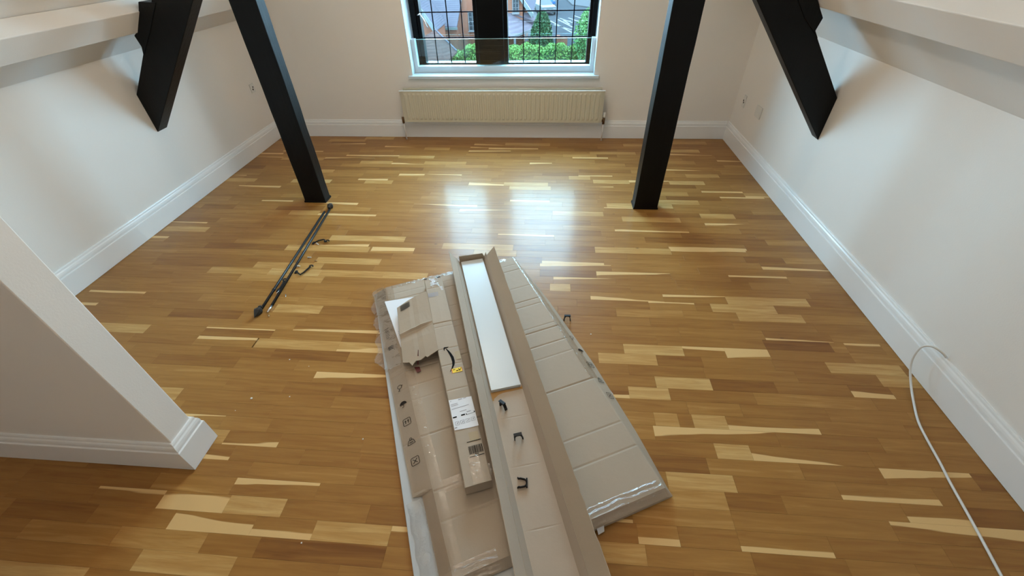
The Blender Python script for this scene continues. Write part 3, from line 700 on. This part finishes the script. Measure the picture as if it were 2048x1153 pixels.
# ------------------------------------------------------------------ open tray carton with the white shelf inside
tr = empty('open_tray_carton', FT(.9, .07, .056), 'long open brown cardboard tray with raised side flaps on top of the large carton', 'cardboard box')
tt = sorted(set(rng(-.004, 1.96, 14)+[x+d for x in (1.113, 1.325, 1.55) for d in (-.005, 0, .005)]))
def dip(t): return sum(.0012*max(0, 1-abs(t-x)/.005) for x in (1.113, 1.325, 1.55))
rr = random.Random(8)
body = []
for t in tt: body.append([FT(t, -.024, .1035), FT(t, -.012, .080), FT(t, 0, .0585), FT(t, .0715, .0585-dip(t)), FT(t, .143, .0585), FT(t, .152, .083), FT(t, .1625, .112)])
mesh('tray_base', MB().loft(body, closed=False), M['card2'], tr, solid=.0028)
def flap(name, inner, outer, jit, mat, t0a, t0b, dent=None):
    vs = []; tl = rng(0, 1, 60)
    for q in tl:
        j = rr.uniform(-1, 1)*jit; ti, to = t0a+(1.96-t0a)*q, t0b+(1.96-t0b)*q
        d = 0
        if dent: d = dent*max(0, 1-abs(ti-.93)/.03)
        vs += [FT(ti, inner[0]-.0008, inner[1]), FT((ti+to)/2, (inner[0]+outer[0])/2+d*.5, (inner[1]+outer[1])/2), FT(to, outer[0]+j+d, outer[1]+j)]
    return mesh(name, MB().add(vs, [(i*3+j, i*3+j+1, i*3+j+4, i*3+j+3) for i in range(60) for j in range(2)]), M[mat], tr, solid=.0028)
flap('left_flap', (-.0245, .1035), (-.060, .150), .0003, 'card2', .010, -.012, -.006)
o = flap('right_flap', (.1630, .112), (.210, .170), .0012, 'cardtan', .030, .032)
ep = MB()
ep.add([FT(-.004, -.001, .059), FT(.000, .142, .059), FT(-.008, -.004, .085), FT(-.004, .140, .085), FT(-.006, -.004, .110), FT(.0, .138, .112)], [(0, 1, 3, 2), (2, 3, 5, 4)])
mesh('end_panel', ep, M['cardtan'], tr, solid=.003)
ep = MB().add([FT(-.006, .140, .060), FT(.022, .146, .062), FT(.018, .150, .095), FT(-.004, .139, .108)], [(0, 1, 2, 3)])
mesh('corner_tab', ep, M['cardtan'], tr, solid=.0025)
rr = random.Random(4); poly = [(t, c) for t, c in ((.958, -.010), (.972, .0), (.975, .134), (.960, .146), (.975, .153), (.99, .150), (.985, .138), (.992, .11), (.988, .07), (.994, .04), (1.012, .010), (1.02, -.002), (1.0, -.008), (.975, -.014))]
o = mesh('torn_kraft_patch', MB().add([FT(t, c, .0605 if 0 <= c <= .143 else .064) for t, c in poly], [tuple(range(len(poly)))]), M['stain'], tr); o['label'] = 'orange-brown torn kraft layer'
sh = MB(); Q = [(.013, -.0005), (.973, -.0015), (.973, .1325), (.010, .1340)]
Q = [(.013, .0035), (.973, .0035), (.973, .1355), (.010, .1365)]
sh.hexa([FT(t, c, .0615) for t, c in Q]+[FT(t, c, .0790) for t, c in Q])
tag(mesh('shelf_board', sh, M['shelf'], loc=FT(.5, .07, .0615), bevel=.0008), 'long white shelf board lying in the open cardboard tray', 'shelf board')

# ------------------------------------------------------------------ black clips
def clip_mesh(R=.0150, th=.0034, h=.013):
    inn, out = [], []
    P = [(-.017, .0185), (-.012, .0150), (-.006, .0160)]+[(0.004+.0135*math.cos(math.radians(a)), .0140*math.sin(math.radians(a))) for a in (70, 45, 20, -20, -45, -70)]+[(-.006, -.0160), (-.012, -.0150), (-.017, -.0185)]
    loops = []
    for i, (x, y) in enumerate(P):
        a, b = P[max(i-1, 0)], P[min(i+1, len(P)-1)]; dx, dy = b[0]-a[0], b[1]-a[1]; L = math.hypot(dx, dy); nx, ny = dy/L*th/2, -dx/L*th/2
        k_ = 1.15 if 3 <= i <= 8 else 1
        loops.append([(x+nx*k_, y+ny*k_, 0), (x-nx, y-ny, 0), (x-nx, y-ny, h), (x+nx*k_, y+ny*k_, h)])
    mb = MB().loft(loops); mb.box(.0145, .0200, -.0165, .0165, .0, h); return mb
me0 = None
def clip(loc, rot, lab):
    global me0
    r = bpy.data.objects.new('plastic_clip', None); r.empty_display_size = .02; r.location = loc; r.rotation_euler = rot; C.objects.link(r); tag(r, lab, 'clip', 'small black plastic clips')
    if me0 is None: o = mesh('clip_body', clip_mesh(), M['clip'], r, bevel=.0006, local=True); me0 = o
    else: o = me0.copy(); C.objects.link(o); o.parent = r
    return r
PU = math.atan2(-.9544, .2985)
clip(FT(1.388, .037, .0590), (0, 0, .06), 'black C-shaped plastic clip lying flat, nearest of three in the tray')
clip(FT(1.206, .066, .076), (PI/2, -PI/2-.1, .25), 'black plastic clip standing like a bridge, middle one of three in the tray')
clip(FT(1.052, .043, .0745), (PI/2, -PI/2-.25, -.75), 'black plastic clip standing askew just below the white shelf end')
clip((.143, 1.620, .0165), (PI/2, -PI/2, .05), 'black plastic clip alone on the floor right of the cartons')

# ------------------------------------------------------------------ curtain poles and fittings
r = .0074
def rod(a, b, lab):
    p = empty('curtain_pole', (a[0], a[1], 0), lab, 'curtain pole'); return p
p1 = rod((-1.569, 1.609), None, 'left black curtain pole with its pointed finial toward the viewer')
mesh('pole', MB().tube([(-1.569, 1.609, r), (-1.587, 1.82, r), (-1.658, 2.673, r)], r, 14), M['blackmetal'], p1, smooth=True)
mesh('joint', MB().tube([(-1.582, 1.765, r), (-1.583, 1.778, r)], r*1.25, 14), M['blackmetal'], p1, smooth=True)
def finial(a, d, parent):
    a = Vector(a); d = Vector(d).normalized(); L = [(0, .009), (.006, .013), (.010, .013), (.014, .010), (.018, .014), (.030, .0225), (.040, .0220), (.060, .013), (.078, .004), (.084, .001)]
    mesh('finial', MB().tube([a+d*x for x, _ in L], [q for _, q in L], 8), M['ironfin'], parent)
finial((-1.569, 1.612, .0215), (.05, -1, -.10), p1)
p2 = rod((-1.524, 1.636), None, 'right black curtain pole with silver end toward the viewer and finial far')
mesh('pole', MB().tube([(-1.524, 1.636, r), (-1.578, 2.17, r), (-1.632, 2.708, r)], r, 14), M['blackmetal'], p2, smooth=True)
o = mesh('silver_insert', MB().tube([(-1.524, 1.636, r), (-1.5185, 1.580, r)], r*.78, 12), M['silver'], p2, smooth=True); o['label'] = 'silver tube end'
finial((-1.632, 2.704, .0215), (-.14, 1, -.05), p2)
def bracket(pts, lab, ring):
    b = empty('pole_bracket', (pts[0][0], pts[0][1], 0), lab, 'bracket')
    loops = []
    for i, p in enumerate(pts):
        a, c = Vector(pts[max(i-1, 0)]), Vector(pts[min(i+1, len(pts)-1)]); d = (c-a); d.z = 0; d.normalize(); nx = Vector((-d.y, d.x, 0)); P_ = Vector(p)
        loops.append([tuple(P_+nx*.0045+Vector((0, 0, .003))), tuple(P_-nx*.0045+Vector((0, 0, .003))), tuple(P_-nx*.0045-Vector((0, 0, .003))), tuple(P_+nx*.0045-Vector((0, 0, .003)))])
    mesh('arm', MB().loft(loops), M['blackmetal'], b, bevel=.001)
    x, y, z = ring
    mesh('pole_cup', MB().tube([(x+.011*math.cos(a), y+.009*math.sin(a), z) for a in [PI*1.7*k/12-.4 for k in range(13)]], .0038, 8), M['blackmetal'], b, smooth=True)
    mesh('wall_foot', MB().box(pts[0][0]-.006, pts[0][0]+.006, pts[0][1]-.012, pts[0][1]+.012, .001, .010), M['blackmetal'], b, bevel=.001)
bracket([(-1.560, 2.262, .006), (-1.535, 2.290, .008), (-1.505, 2.302, .010), (-1.494, 2.296, .010), (-1.486, 2.276, .010), (-1.474, 2.276, .010)], 'black curtain pole bracket beside the poles, the one farther from the viewer', (-1.468, 2.283, .012))
bracket([(-1.530, 1.945, .006), (-1.512, 1.934, .007), (-1.490, 1.918, .008), (-1.475, 1.940, .010), (-1.461, 1.988, .012)], 'black hooked curtain pole bracket lying right of the poles, the nearer one', (-1.455, 2.000, .013))
bracket([(-1.556, 1.768, .006), (-1.553, 1.795, .008), (-1.553, 1.825, .010), (-1.556, 1.848, .012)], 'black curtain pole bracket lying between the two poles', (-1.558, 1.858, .013))
def bit(name, loc, d, rad_, L, mat, lab, cat, head=False):
    d = Vector(d).normalized(); a = Vector(loc)-d*L/2; b = a+d*L
    r_ = empty(name, (loc[0], loc[1], 0), lab, cat, 'loose curtain fittings')
    mesh('shank', MB().tube([a, a+d*L*.8, b], [rad_, rad_, rad_*.4], 8), M[mat], r_, smooth=True)
    mesh('head', MB().tube([a-d*.002, a, a+d*.001], [rad_*.8, rad_*1.6, rad_*1.6], 10), M[mat], r_)
bit('wall_plug', (-1.527, 2.252, .006), (1, -.7, 0), .004, .026, 'dowel', 'pale wall plug next to the farther bracket', 'wall plug')
bit('wall_plug', (-1.513, 2.100, .005), (1, .1, 0), .004, .024, 'dowel', 'pale wall plug lying midway between the two outer brackets', 'wall plug')
bit('wall_plug', (-1.540, 2.004, .006), (1, -.2, .1), .0045, .020, 'dowel', 'pale wall plug against the right pole near the hooked bracket', 'wall plug')
bit('wall_plug', (-1.455, 2.066, .004), (1, 0, 0), .004, .014, 'brownbit', 'brown wall plug right of the pale plugs', 'wall plug')
bit('screw', (-1.486, 1.722, .005), (.5, -1, .1), .003, .024, 'silver', 'silver screw on the floor right of the silver pole end', 'screw')
bit('screw', (-1.546, 1.752, .008), (-.2, -1, 0), .0035, .030, 'silver', 'silver screw lying between the two poles', 'screw')
bit('wall_plug', (-1.500, 1.556, .004), (.7, -1, 0), .0035, .014, 'brownbit', 'brown wall plug just in front of the silver pole end', 'wall plug')
def crumb(x, y, s_, lab, group=None, mat='crumb'):
    rr = random.Random(int(x*1000)); bm = bmesh.new(); bmesh.ops.create_icosphere(bm, subdivisions=1, radius=s_)
    for v in bm.verts: v.co *= rr.uniform(.7, 1.2); v.co.z = v.co.z*.6
    me = bpy.data.meshes.new('crumb'); bm.to_mesh(me); bm.free(); me.materials.append(M[mat]); o = bpy.data.objects.new('crumb', me); o.location = (x, y, s_*.62); link(o)
    tag(o, lab, 'crumb', group)
for x, y, s_, lab in ((-1.235, 1.262, .0035, 'tiny white crumb on the floor between the pole tip and the cartons'), (-1.12, 1.226, .0025, 'faint white speck on the floor close to the torn flap side of the cartons'), (-1.13, 1.05, .003, 'tiny white crumb on the floor left of the printed carton symbols'),
        (-1.34, .965, .002, 'faint white speck on the floor just behind the partition end'), (-.72, .865, .004, 'small white crumb on the floor beside the grey-white board'), (-.80, .47, .0035, 'nearest white crumb, on the floor below the partition'),
        (.263, 1.516, .0035, 'lone white crumb on the floor right of the cartons'), (-.74, 2.75, .003, 'white crumb on the far floor left of the window reflection')):
    crumb(x, y, s_, lab, 'white crumbs scattered on the floor')
crumb(-1.300, 1.030, .0060, 'largest white crumb on the oak floor left of the cartons', 'white crumbs scattered on the floor')

# ------------------------------------------------------------------ white cable
ctl = [(1.736, 1.300, .172), (1.722, 1.318, .184), (1.700, 1.345, .188), (1.684, 1.364, .165), (1.672, 1.355, .120), (1.668, 1.330, .070), (1.656, 1.270, .028), (1.624, 1.180, .008), (1.586, 1.085, .0052), (1.568, 1.000, .0052), (1.553, .905, .0052), (1.537, .824, .0052), (1.515, .68, .0052), (1.489, .53, .0052), (1.46, .36, .0052), (1.42, .1, .0052), (1.40, -.3, .0052)]
pts = []
V_ = [Vector(p) for p in ctl]
for i in range(len(V_)-1):
    p0, p1_, p2_, p3 = V_[max(i-1, 0)], V_[i], V_[i+1], V_[min(i+2, len(V_)-1)]
    for k in range(6):
        s_ = k/6; pts.append(.5*((2*p1_)+(-p0+p2_)*s_+(2*p0-5*p1_+4*p2_-p3)*s_*s_+(-p0+3*p1_-3*p2_+p3)*s_**3))
pts.append(V_[-1])
tag(mesh('cable', MB().tube(pts, .0045, 10), M['cable'], smooth=True, loc=(1.55, .9, 0)), 'white cable looping off the right skirting and along the floor', 'cable')

# ------------------------------------------------------------------ outside: street far below
GZ = -6.5
def brickmat(name, c1, c2, mortar, sc_=1.0):
    m = NT(name); tc = m.n('ShaderNodeTexCoord'); mp = m.n('ShaderNodeMapping'); mp.inputs['Rotation'].default_value = (PI/2, 0, 0); m.l(tc.outputs['Object'], mp.inputs[0])
    b = m.n('ShaderNodeTexBrick'); b.inputs['Scale'].default_value = 4.4*sc_; b.inputs['Color1'].default_value = (*c1, 1); b.inputs['Color2'].default_value = (*c2, 1); b.inputs['Mortar'].default_value = (*mortar, 1)
    b.inputs['Mortar Size'].default_value = .015; m.l(mp.outputs[0], b.inputs['Vector'])
    n = m.noise(m.coord(), 1.3, 3); m.l(m.mix(m.math('MULTIPLY', n, .5), b.outputs[0], mortar), m.p.inputs['Base Color']); m.set(Roughness=.9); m.p.inputs['Specular IOR Level'].default_value = 0; return m.m
M['brick'] = brickmat('red_brick', (.075, .022, .012), (.055, .017, .010), (.07, .042, .03))
def roofmat(name, a, b, sc_=1.0):
    m = NT(name); v = m.coord(scale=(1, 1, 1)); w_ = m.n('ShaderNodeTexWave'); w_.bands_direction = 'Z'; w_.inputs['Scale'].default_value = 2.6*sc_; w_.inputs['Distortion'].default_value = 1.2; w_.inputs['Detail'].default_value = 2
    m.l(v, w_.inputs['Vector']); n = m.noise(v, 2.2, 5, .6)
    c = m.mix(n, a, b); c = m.mix(m.math('MULTIPLY', w_.outputs['Fac'], .35), c, tuple(x*.5 for x in a)); m.l(c, m.p.inputs['Base Color']); m.set(Roughness=.95); m.p.inputs['Specular IOR Level'].default_value = 0; return m.m
M['slate'] = roofmat('blue_grey_slate', (.021, .020, .026), (.036, .034, .042))
M['slate2'] = roofmat('purple_grey_slate', (.034, .028, .034), (.046, .039, .046), .6)
M['mossroof'] = roofmat('mossy_brown_tiles', (.016, .009, .009), (.034, .021, .019))
M['asphalt'] = plain('asphalt', (.013, .0145, .0165), .9, spec=0, var=.2, vs=.6)
M['paving'] = plain('pale_paving', (.022, .023, .025), .9, spec=0, var=.12, vs=2)
M['paint'] = plain('white_road_paint', (.05, .05, .052), .8, spec=0)
M['white'] = plain('white_timber', (.05, .05, .052), .6, spec=0)
M['teal'] = plain('dark_green_bargeboard', (0.0075, 0.0150, 0.0150), .5)
M['winglass'] = plain('far_window_glass', (.006, .008, .010), .4, spec=.08)
def leaf(name, a, b, sc_=1.5):
    m = NT(name); n = m.noise(m.coord(), sc_, 3); m.l(m.mix(n, a, b), m.p.inputs['Base Color']); m.set(Roughness=.6); m.p.inputs['Specular IOR Level'].default_value = .05; return m.m
M['hedge'] = leaf('light_green_leaves', (.020, .052, .012), (.058, .088, .022))
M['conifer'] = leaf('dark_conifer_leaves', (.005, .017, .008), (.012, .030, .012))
M['tree'] = leaf('mid_green_leaves', (.016, .046, .014), (.034, .072, .024))
M['bark'] = plain('bark', (0.0250, 0.0175, 0.0125), .9)
gr = tag(struct('ground', MB().box(-90, 90, 8, 170, GZ-.3, GZ), M['asphalt']), 'grey road surface far below the window')
def flat(name, P, m, parent, z=.02):
    return mesh(name, MB().prism([(x, y) for x, y in P], lambda a, b: (a, b, GZ+.001), lambda a, b: (a, b, GZ+z)), m, parent)
flat('pavement', [(-2.3, 44), (-.6, 44), (-1.1, 57), (-2.0, 66), (-3.4, 77), (-7, 95), (-12, 95), (-5, 66)], M['paving'], gr, .12)
flat('pavement', [(2.2, 78), (3.0, 70), (12, 60), (40, 62), (40, 110), (2, 110)], M['paving'], gr, .12)
for (x0, y0), (x1, y1) in (((-.265, 58.4), (2.27, 50.0)), ((.92, 58.3), (2.48, 53.0)), ((1.16, 59.2), (2.58, 55.9)), ((2.17, 59.4), (3.3, 56.7)), ((.455, 54.8), (2.29, 51.5)), ((1.6, 57.6), (2.2, 54.9)), ((2.9, 61.0), (4.3, 57.5))):
    d = Vector((x1-x0, y1-y0)); n_ = Vector((-d.y, d.x)).normalized()*.11
    flat('road_marking', [(x0+n_.x, y0+n_.y), (x1+n_.x, y1+n_.y), (x1-n_.x, y1-n_.y), (x0-n_.x, y0-n_.y)], M['paint'], gr, .006)
def gwin(parent, x0, x1, y, z0, z1, nx=2, nz=4):
    f = MB(); b = .06
    f.box(x0-b, x1+b, y-.06, y+.02, z0-b, z0); f.box(x0-b, x1+b, y-.06, y+.02, z1, z1+b); f.box(x0-b, x0, y-.06, y+.02, z0, z1); f.box(x1, x1+b, y-.06, y+.02, z0, z1)
    for i in range(1, nx): x = x0+(x1-x0)*i/nx; f.box(x-.02, x+.02, y-.04, y+.02, z0, z1)
    for i in range(1, nz): z = z0+(z1-z0)*i/nz; f.box(x0, x1, y-.04, y+.02, z-.015, z+.015)
    f.box(x0-b*1.6, x1+b*1.6, y-.14, y+.02, z0-.14, z0-.05)
    o = mesh('window', f, M['white'], parent); mesh('pane', MB().box(x0, x1, y-.02, y, z0, z1), M['winglass'], o)
# main brick house with gable wing
h = empty('brick_house', (-5, 42, GZ), 'red brick house with slate roof and white windows seen across the street', 'house')
a = MB().prism([(-7.75, GZ), (-2.2, GZ), (-2.2, -2.6), (-4.9, .6), (-7.75, -2.4)], lambda p, q: (p, 40.0, q), lambda p, q: (p, 48, q)); mesh('wall', a, M['brick'], h)
gwin(h, -6.62, -6.05, 40.0, -4.62, -3.40); gwin(h, -2.98, -2.56, 40.0, -3.42, -2.2, 2, 4)
a = MB().hexa([(-2.12, 39.5, -2.50), (-1.40, 39.5, -3.62), (-1.40, 48, -3.62), (-2.12, 48, -2.5), (-4.9, 39.5, .95), (-4.7, 39.5, .95), (-4.7, 48, .95), (-4.9, 48, .95)])
mesh('roof', MB().loft([[(-4.9, 39.6, .80), (-4.9, 39.6, .98), (-1.36, 39.6, -3.50), (-1.44, 39.6, -3.70)], [(-4.9, 48.5, .80), (-4.9, 48.5, .98), (-1.36, 48.5, -3.50), (-1.44, 48.5, -3.70)]]), M['slate'], h)
mesh('bargeboard', MB().loft([[(-4.9, 39.5, .66), (-4.9, 39.5, .98), (-1.34, 39.5, -3.48), (-1.46, 39.5, -3.78)], [(-4.9, 39.6, .66), (-4.9, 39.6, .98), (-1.34, 39.6, -3.48), (-1.46, 39.6, -3.78)]]), M['teal'], h)
a = MB().prism([(-10.4, GZ), (-7.4, GZ), (-7.4, -3.95), (-10.4, -3.95)], lambda p, q: (p, 38.35, q), lambda p, q: (p, 44, q)); mesh('wall', a, M['brick'], h)
rf = mesh('slate_roof', MB().hexa([(-10.6, 38.0, -4.13), (-7.30, 38.0, -4.20), (-6.5, 43.5, 1.0), (-11.2, 43.5, 1.0), (-10.6, 38.0, -4.00), (-7.30, 38.0, -4.06), (-6.5, 43.4, 1.14), (-11.2, 43.4, 1.14)]), M['slate'], h)
mesh('gutter', MB().box(-10.2, -7.25, 37.88, 38.02, -4.28, -4.12), M['teal'], h)
# porch
ph = empty('porch', (-2.5, 38, GZ), 'purple slate lean-to porch on white posts beside the brick house', 'porch')
mesh('roof', MB().add([(-4.6, 36.0, -4.45), (-2.91, 36.0, -4.45), (-1.01, 40.2, -4.45), (-.86, 40.0, -4.18), (-1.64, 40.35, -3.5), (-3.2, 39.95, -3.46), (-4.6, 39.95, -3.46)], [(0, 1, 2, 3, 4, 5, 6)]), M['slate2'], ph, solid=.06)
a = MB(); d = Vector((1.9, 4.2, 0)).normalized(); n_ = Vector((d.y, -d.x, 0))*.05; p, q = Vector((-2.91, 36, -4.46)), Vector((-1.01, 40.2, -4.46))
a.hexa([tuple(p+n_-Vector((0, 0, .16))), tuple(q+n_-Vector((0, 0, .16))), tuple(q-n_-Vector((0, 0, .16))), tuple(p-n_-Vector((0, 0, .16))), tuple(p+n_), tuple(q+n_), tuple(q-n_), tuple(p-n_)]); mesh('fascia', a, M['white'], ph)
for x, y in ((-2.62, 36.45), (-1.88, 38.1), (-4.4, 36.2)): mesh('post', MB().box(x-.08, x+.08, y-.08, y+.08, GZ, -4.6), M['white'], ph)
mesh('low_wall', MB().box(-2.55, -1.5, 38.9, 39.1, GZ, -5.3), M['brick'], ph)
# nearer gable at far left and mossy outbuilding
g2 = empty('gabled_annex', (-10, 35, GZ), 'brick gable end with dark bargeboard at the far left of the window view', 'house')
mesh('wall', MB().prism([(-13, GZ), (-8.15, GZ), (-8.15, -3.75), (-9.4, -1.9), (-13, 0)], lambda p, q: (p, 35.0, q), lambda p, q: (p, 37.5, q)), M['brick'], g2)
mesh('bargeboard', MB().loft([[(-9.75, 34.0, -1.5), (-9.55, 34.0, -1.5), (-7.98, 34.0, -3.72), (-8.15, 34.0, -3.95)], [(-9.75, 34.12, -1.5), (-9.55, 34.12, -1.5), (-7.98, 34.12, -3.72), (-8.15, 34.12, -3.95)]]), M['teal'], g2)
mesh('roof', MB().loft([[(-9.75, 34.12, -1.45), (-9.55, 34.12, -1.48), (-7.98, 34.12, -3.70), (-8.10, 34.12, -3.80)], [(-9.75, 37.6, -1.45), (-9.55, 37.6, -1.48), (-7.98, 37.6, -3.70), (-8.10, 37.6, -3.80)]]), M['slate'], g2)
sh_ = empty('outbuilding', (-7.5, 31, GZ), 'low outbuilding with mossy brown tiled roof at the lower left of the window view', 'outbuilding')
Q = [(-9.4, 33.0, -4.2), (-7.87, 33.0, -3.50), (-6.10, 31.0, -4.45), (-6.5, 29.0, -4.72), (-9.6, 29.0, -4.72)]
mesh('roof', MB().add(Q, [(0, 1, 2, 3, 4)]), M['mossroof'], sh_, solid=.08)
mesh('ridge_flashing', MB().tube([(-7.87, 33.0, -3.46), (-6.10, 31.0, -4.40)], .05, 6), M['slate'], sh_)
mesh('wall', MB().box(-9.2, -6.9, 29.4, 32.4, GZ, -4.85), M['brick'], sh_)
tag(mesh('garden_wall', MB().box(.55, 1.45, 38.8, 39.05, GZ, -5.0).box(.50, .85, 38.7, 39.1, GZ, -4.9), M['brick'], loc=(.8, 37.3, GZ)), 'low red brick garden wall behind the hedge', 'garden wall')
def leaves(name, m, parent, fn, n, size, seed):
    rr = random.Random(seed); mb = MB()
    for _ in range(n):
        p = fn(rr); s_ = size*rr.uniform(.6, 1.4); a_ = Vector((rr.gauss(0, 1), rr.gauss(0, 1), rr.gauss(0, 1))).normalized(); b_ = a_.cross(Vector((rr.gauss(0, 1), rr.gauss(0, 1), rr.gauss(0, 1)))).normalized()
        p = Vector(p); k_ = len(mb.v); mb.v += [tuple(p-a_*s_), tuple(p+b_*s_*.6), tuple(p+a_*s_), tuple(p-b_*s_*.6)]; mb.f.append((k_, k_+1, k_+2, k_+3))
    me = bpy.data.meshes.new(name); me.from_pydata([tuple(Vector(v)-wloc(parent)) for v in mb.v], [], mb.f); me.materials.append(M[m]); o = bpy.data.objects.new(name, me); link(o, parent); return o
hg = empty('hedge', (-2, 34, GZ), 'bushy light green hedge along the bottom of the window view', 'hedge')
def hz(x): return interp(x, [(-8.2, -5.05), (-6.6, -4.95), (-5.4, -4.62), (-3, -4.62), (-1, -4.72), (4, -4.62)])+.10*math.sin(3.1*x)+.07*math.sin(7.3*x+1)
def hfn(rr):
    x = rr.uniform(-7.9, 4.6); y = rr.uniform(33.2, 34.9); t_ = hz(x)-.12*((y-34)/.9)**2
    return (x, y, t_-abs(rr.gauss(0, .09))) if rr.random() < .6 else (x, 33.2-.12*rr.random(), rr.uniform(GZ, t_))
leaves('foliage', 'hedge', hg, hfn, 16000, .07, 1)
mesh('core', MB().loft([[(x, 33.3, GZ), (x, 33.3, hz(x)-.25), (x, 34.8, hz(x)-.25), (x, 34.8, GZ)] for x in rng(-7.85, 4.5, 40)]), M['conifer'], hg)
def tree(name, lab, c, z0, z1, rad_, m, n, sz, seed, cone):
    t = empty(name, (c[0], c[1], GZ), lab, 'tree')
    def fn(rr):
        q = rr.random(); z = z0+(z1-z0)*q; r_ = rad_*((1-q)**.5+.06 if cone else math.sqrt(max(.02, 1-(2*q-1)**2))); an = rr.uniform(0, 2*PI); k_ = r_*math.sqrt(rr.uniform(.55, 1))*(1+.18*math.sin(5*an+9*q)); return (c[0]+k_*math.cos(an), c[1]+k_*math.sin(an), z)
    leaves('foliage', m, t, fn, n, sz, seed)
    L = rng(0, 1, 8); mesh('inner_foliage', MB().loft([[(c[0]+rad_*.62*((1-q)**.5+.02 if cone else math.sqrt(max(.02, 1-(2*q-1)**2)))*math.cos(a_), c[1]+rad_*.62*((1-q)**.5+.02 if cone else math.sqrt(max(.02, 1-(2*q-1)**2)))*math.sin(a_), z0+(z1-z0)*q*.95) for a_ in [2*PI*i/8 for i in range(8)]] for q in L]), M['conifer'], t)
    mesh('trunk', MB().tube([(c[0], c[1], GZ), (c[0], c[1], z0+.3)], .1, 8), M['bark'], t)
tree('conifer', 'dark green conifer standing between the porch and the road', (-.60, 37.2), -6.3, -3.05, 1.05, 'conifer', 7000, .09, 4, True)
tree('street_tree', 'mid-green leafy tree at the right edge of the window view', (2.75, 32.0), -5.6, -2.15, 1.0, 'tree', 6500, .075, 6, False)
def car(x, y, rz, col, lab):
    c = empty('car', (x, y, GZ), lab, 'car', rz=rz)
    m = plain('car_paint', col, .5, spec=.1); pr_ = [(-2.1, .45), (-2.1, .80), (-1.95, .95), (-1.2, 1.02), (1.35, 1.0), (2.05, .88), (2.15, .6), (2.15, .35), (-2.0, .35)]
    lp = []
    for yy, k_ in ((-.88, .94), (-.84, 1), (.84, 1), (.88, .94)): lp.append([(px_*k_, yy, .35+(pz-.35)*k_) for px_, pz in pr_])
    mesh('body', MB().loft(lp), m, c, local=True, bevel=.03)
    cb = [(-1.75, .98), (-1.35, 1.42), (.15, 1.45), (1.0, 1.0)]
    mesh('cabin_glass', MB().loft([[(a_, -.78+(.14 if b_ > 1.2 else 0), b_) for a_, b_ in cb], [(a_, .78-(.14 if b_ > 1.2 else 0), b_) for a_, b_ in cb]]), M['winglass'], c, local=True)
    mesh('roof_panel', MB().hexa([(-1.40, -.64, 1.40), (.18, -.64, 1.43), (.18, .64, 1.43), (-1.40, .64, 1.40), (-1.30, -.58, 1.47), (.05, -.58, 1.50), (.05, .58, 1.50), (-1.30, .58, 1.47)]), m, c, local=True)
    for wx in (-1.3, 1.35):
        for wy in (-.86, .86): mesh('wheel', MB().tube([(wx, wy-.1, .32), (wx, wy+.1, .32)], .32, 16), M['clip'], c, local=True)
    for wy in (-.6, .6): mesh('headlight', MB().box(2.08, 2.17, wy-.18, wy+.18, .62, .76), M['white'], c, local=True)
    mesh('grille', MB().box(2.12, 2.17, -.35, .35, .42, .58), M['hole'], c, local=True)
    return c
car(-.75, 63.2, math.radians(-72), (.011, .015, .017), 'silver-grey car facing the viewer on the road below the window')
car(-1.25, 70.3, math.radians(-55), (.001, .02, .075), 'bright blue car parked behind the silver-grey car')
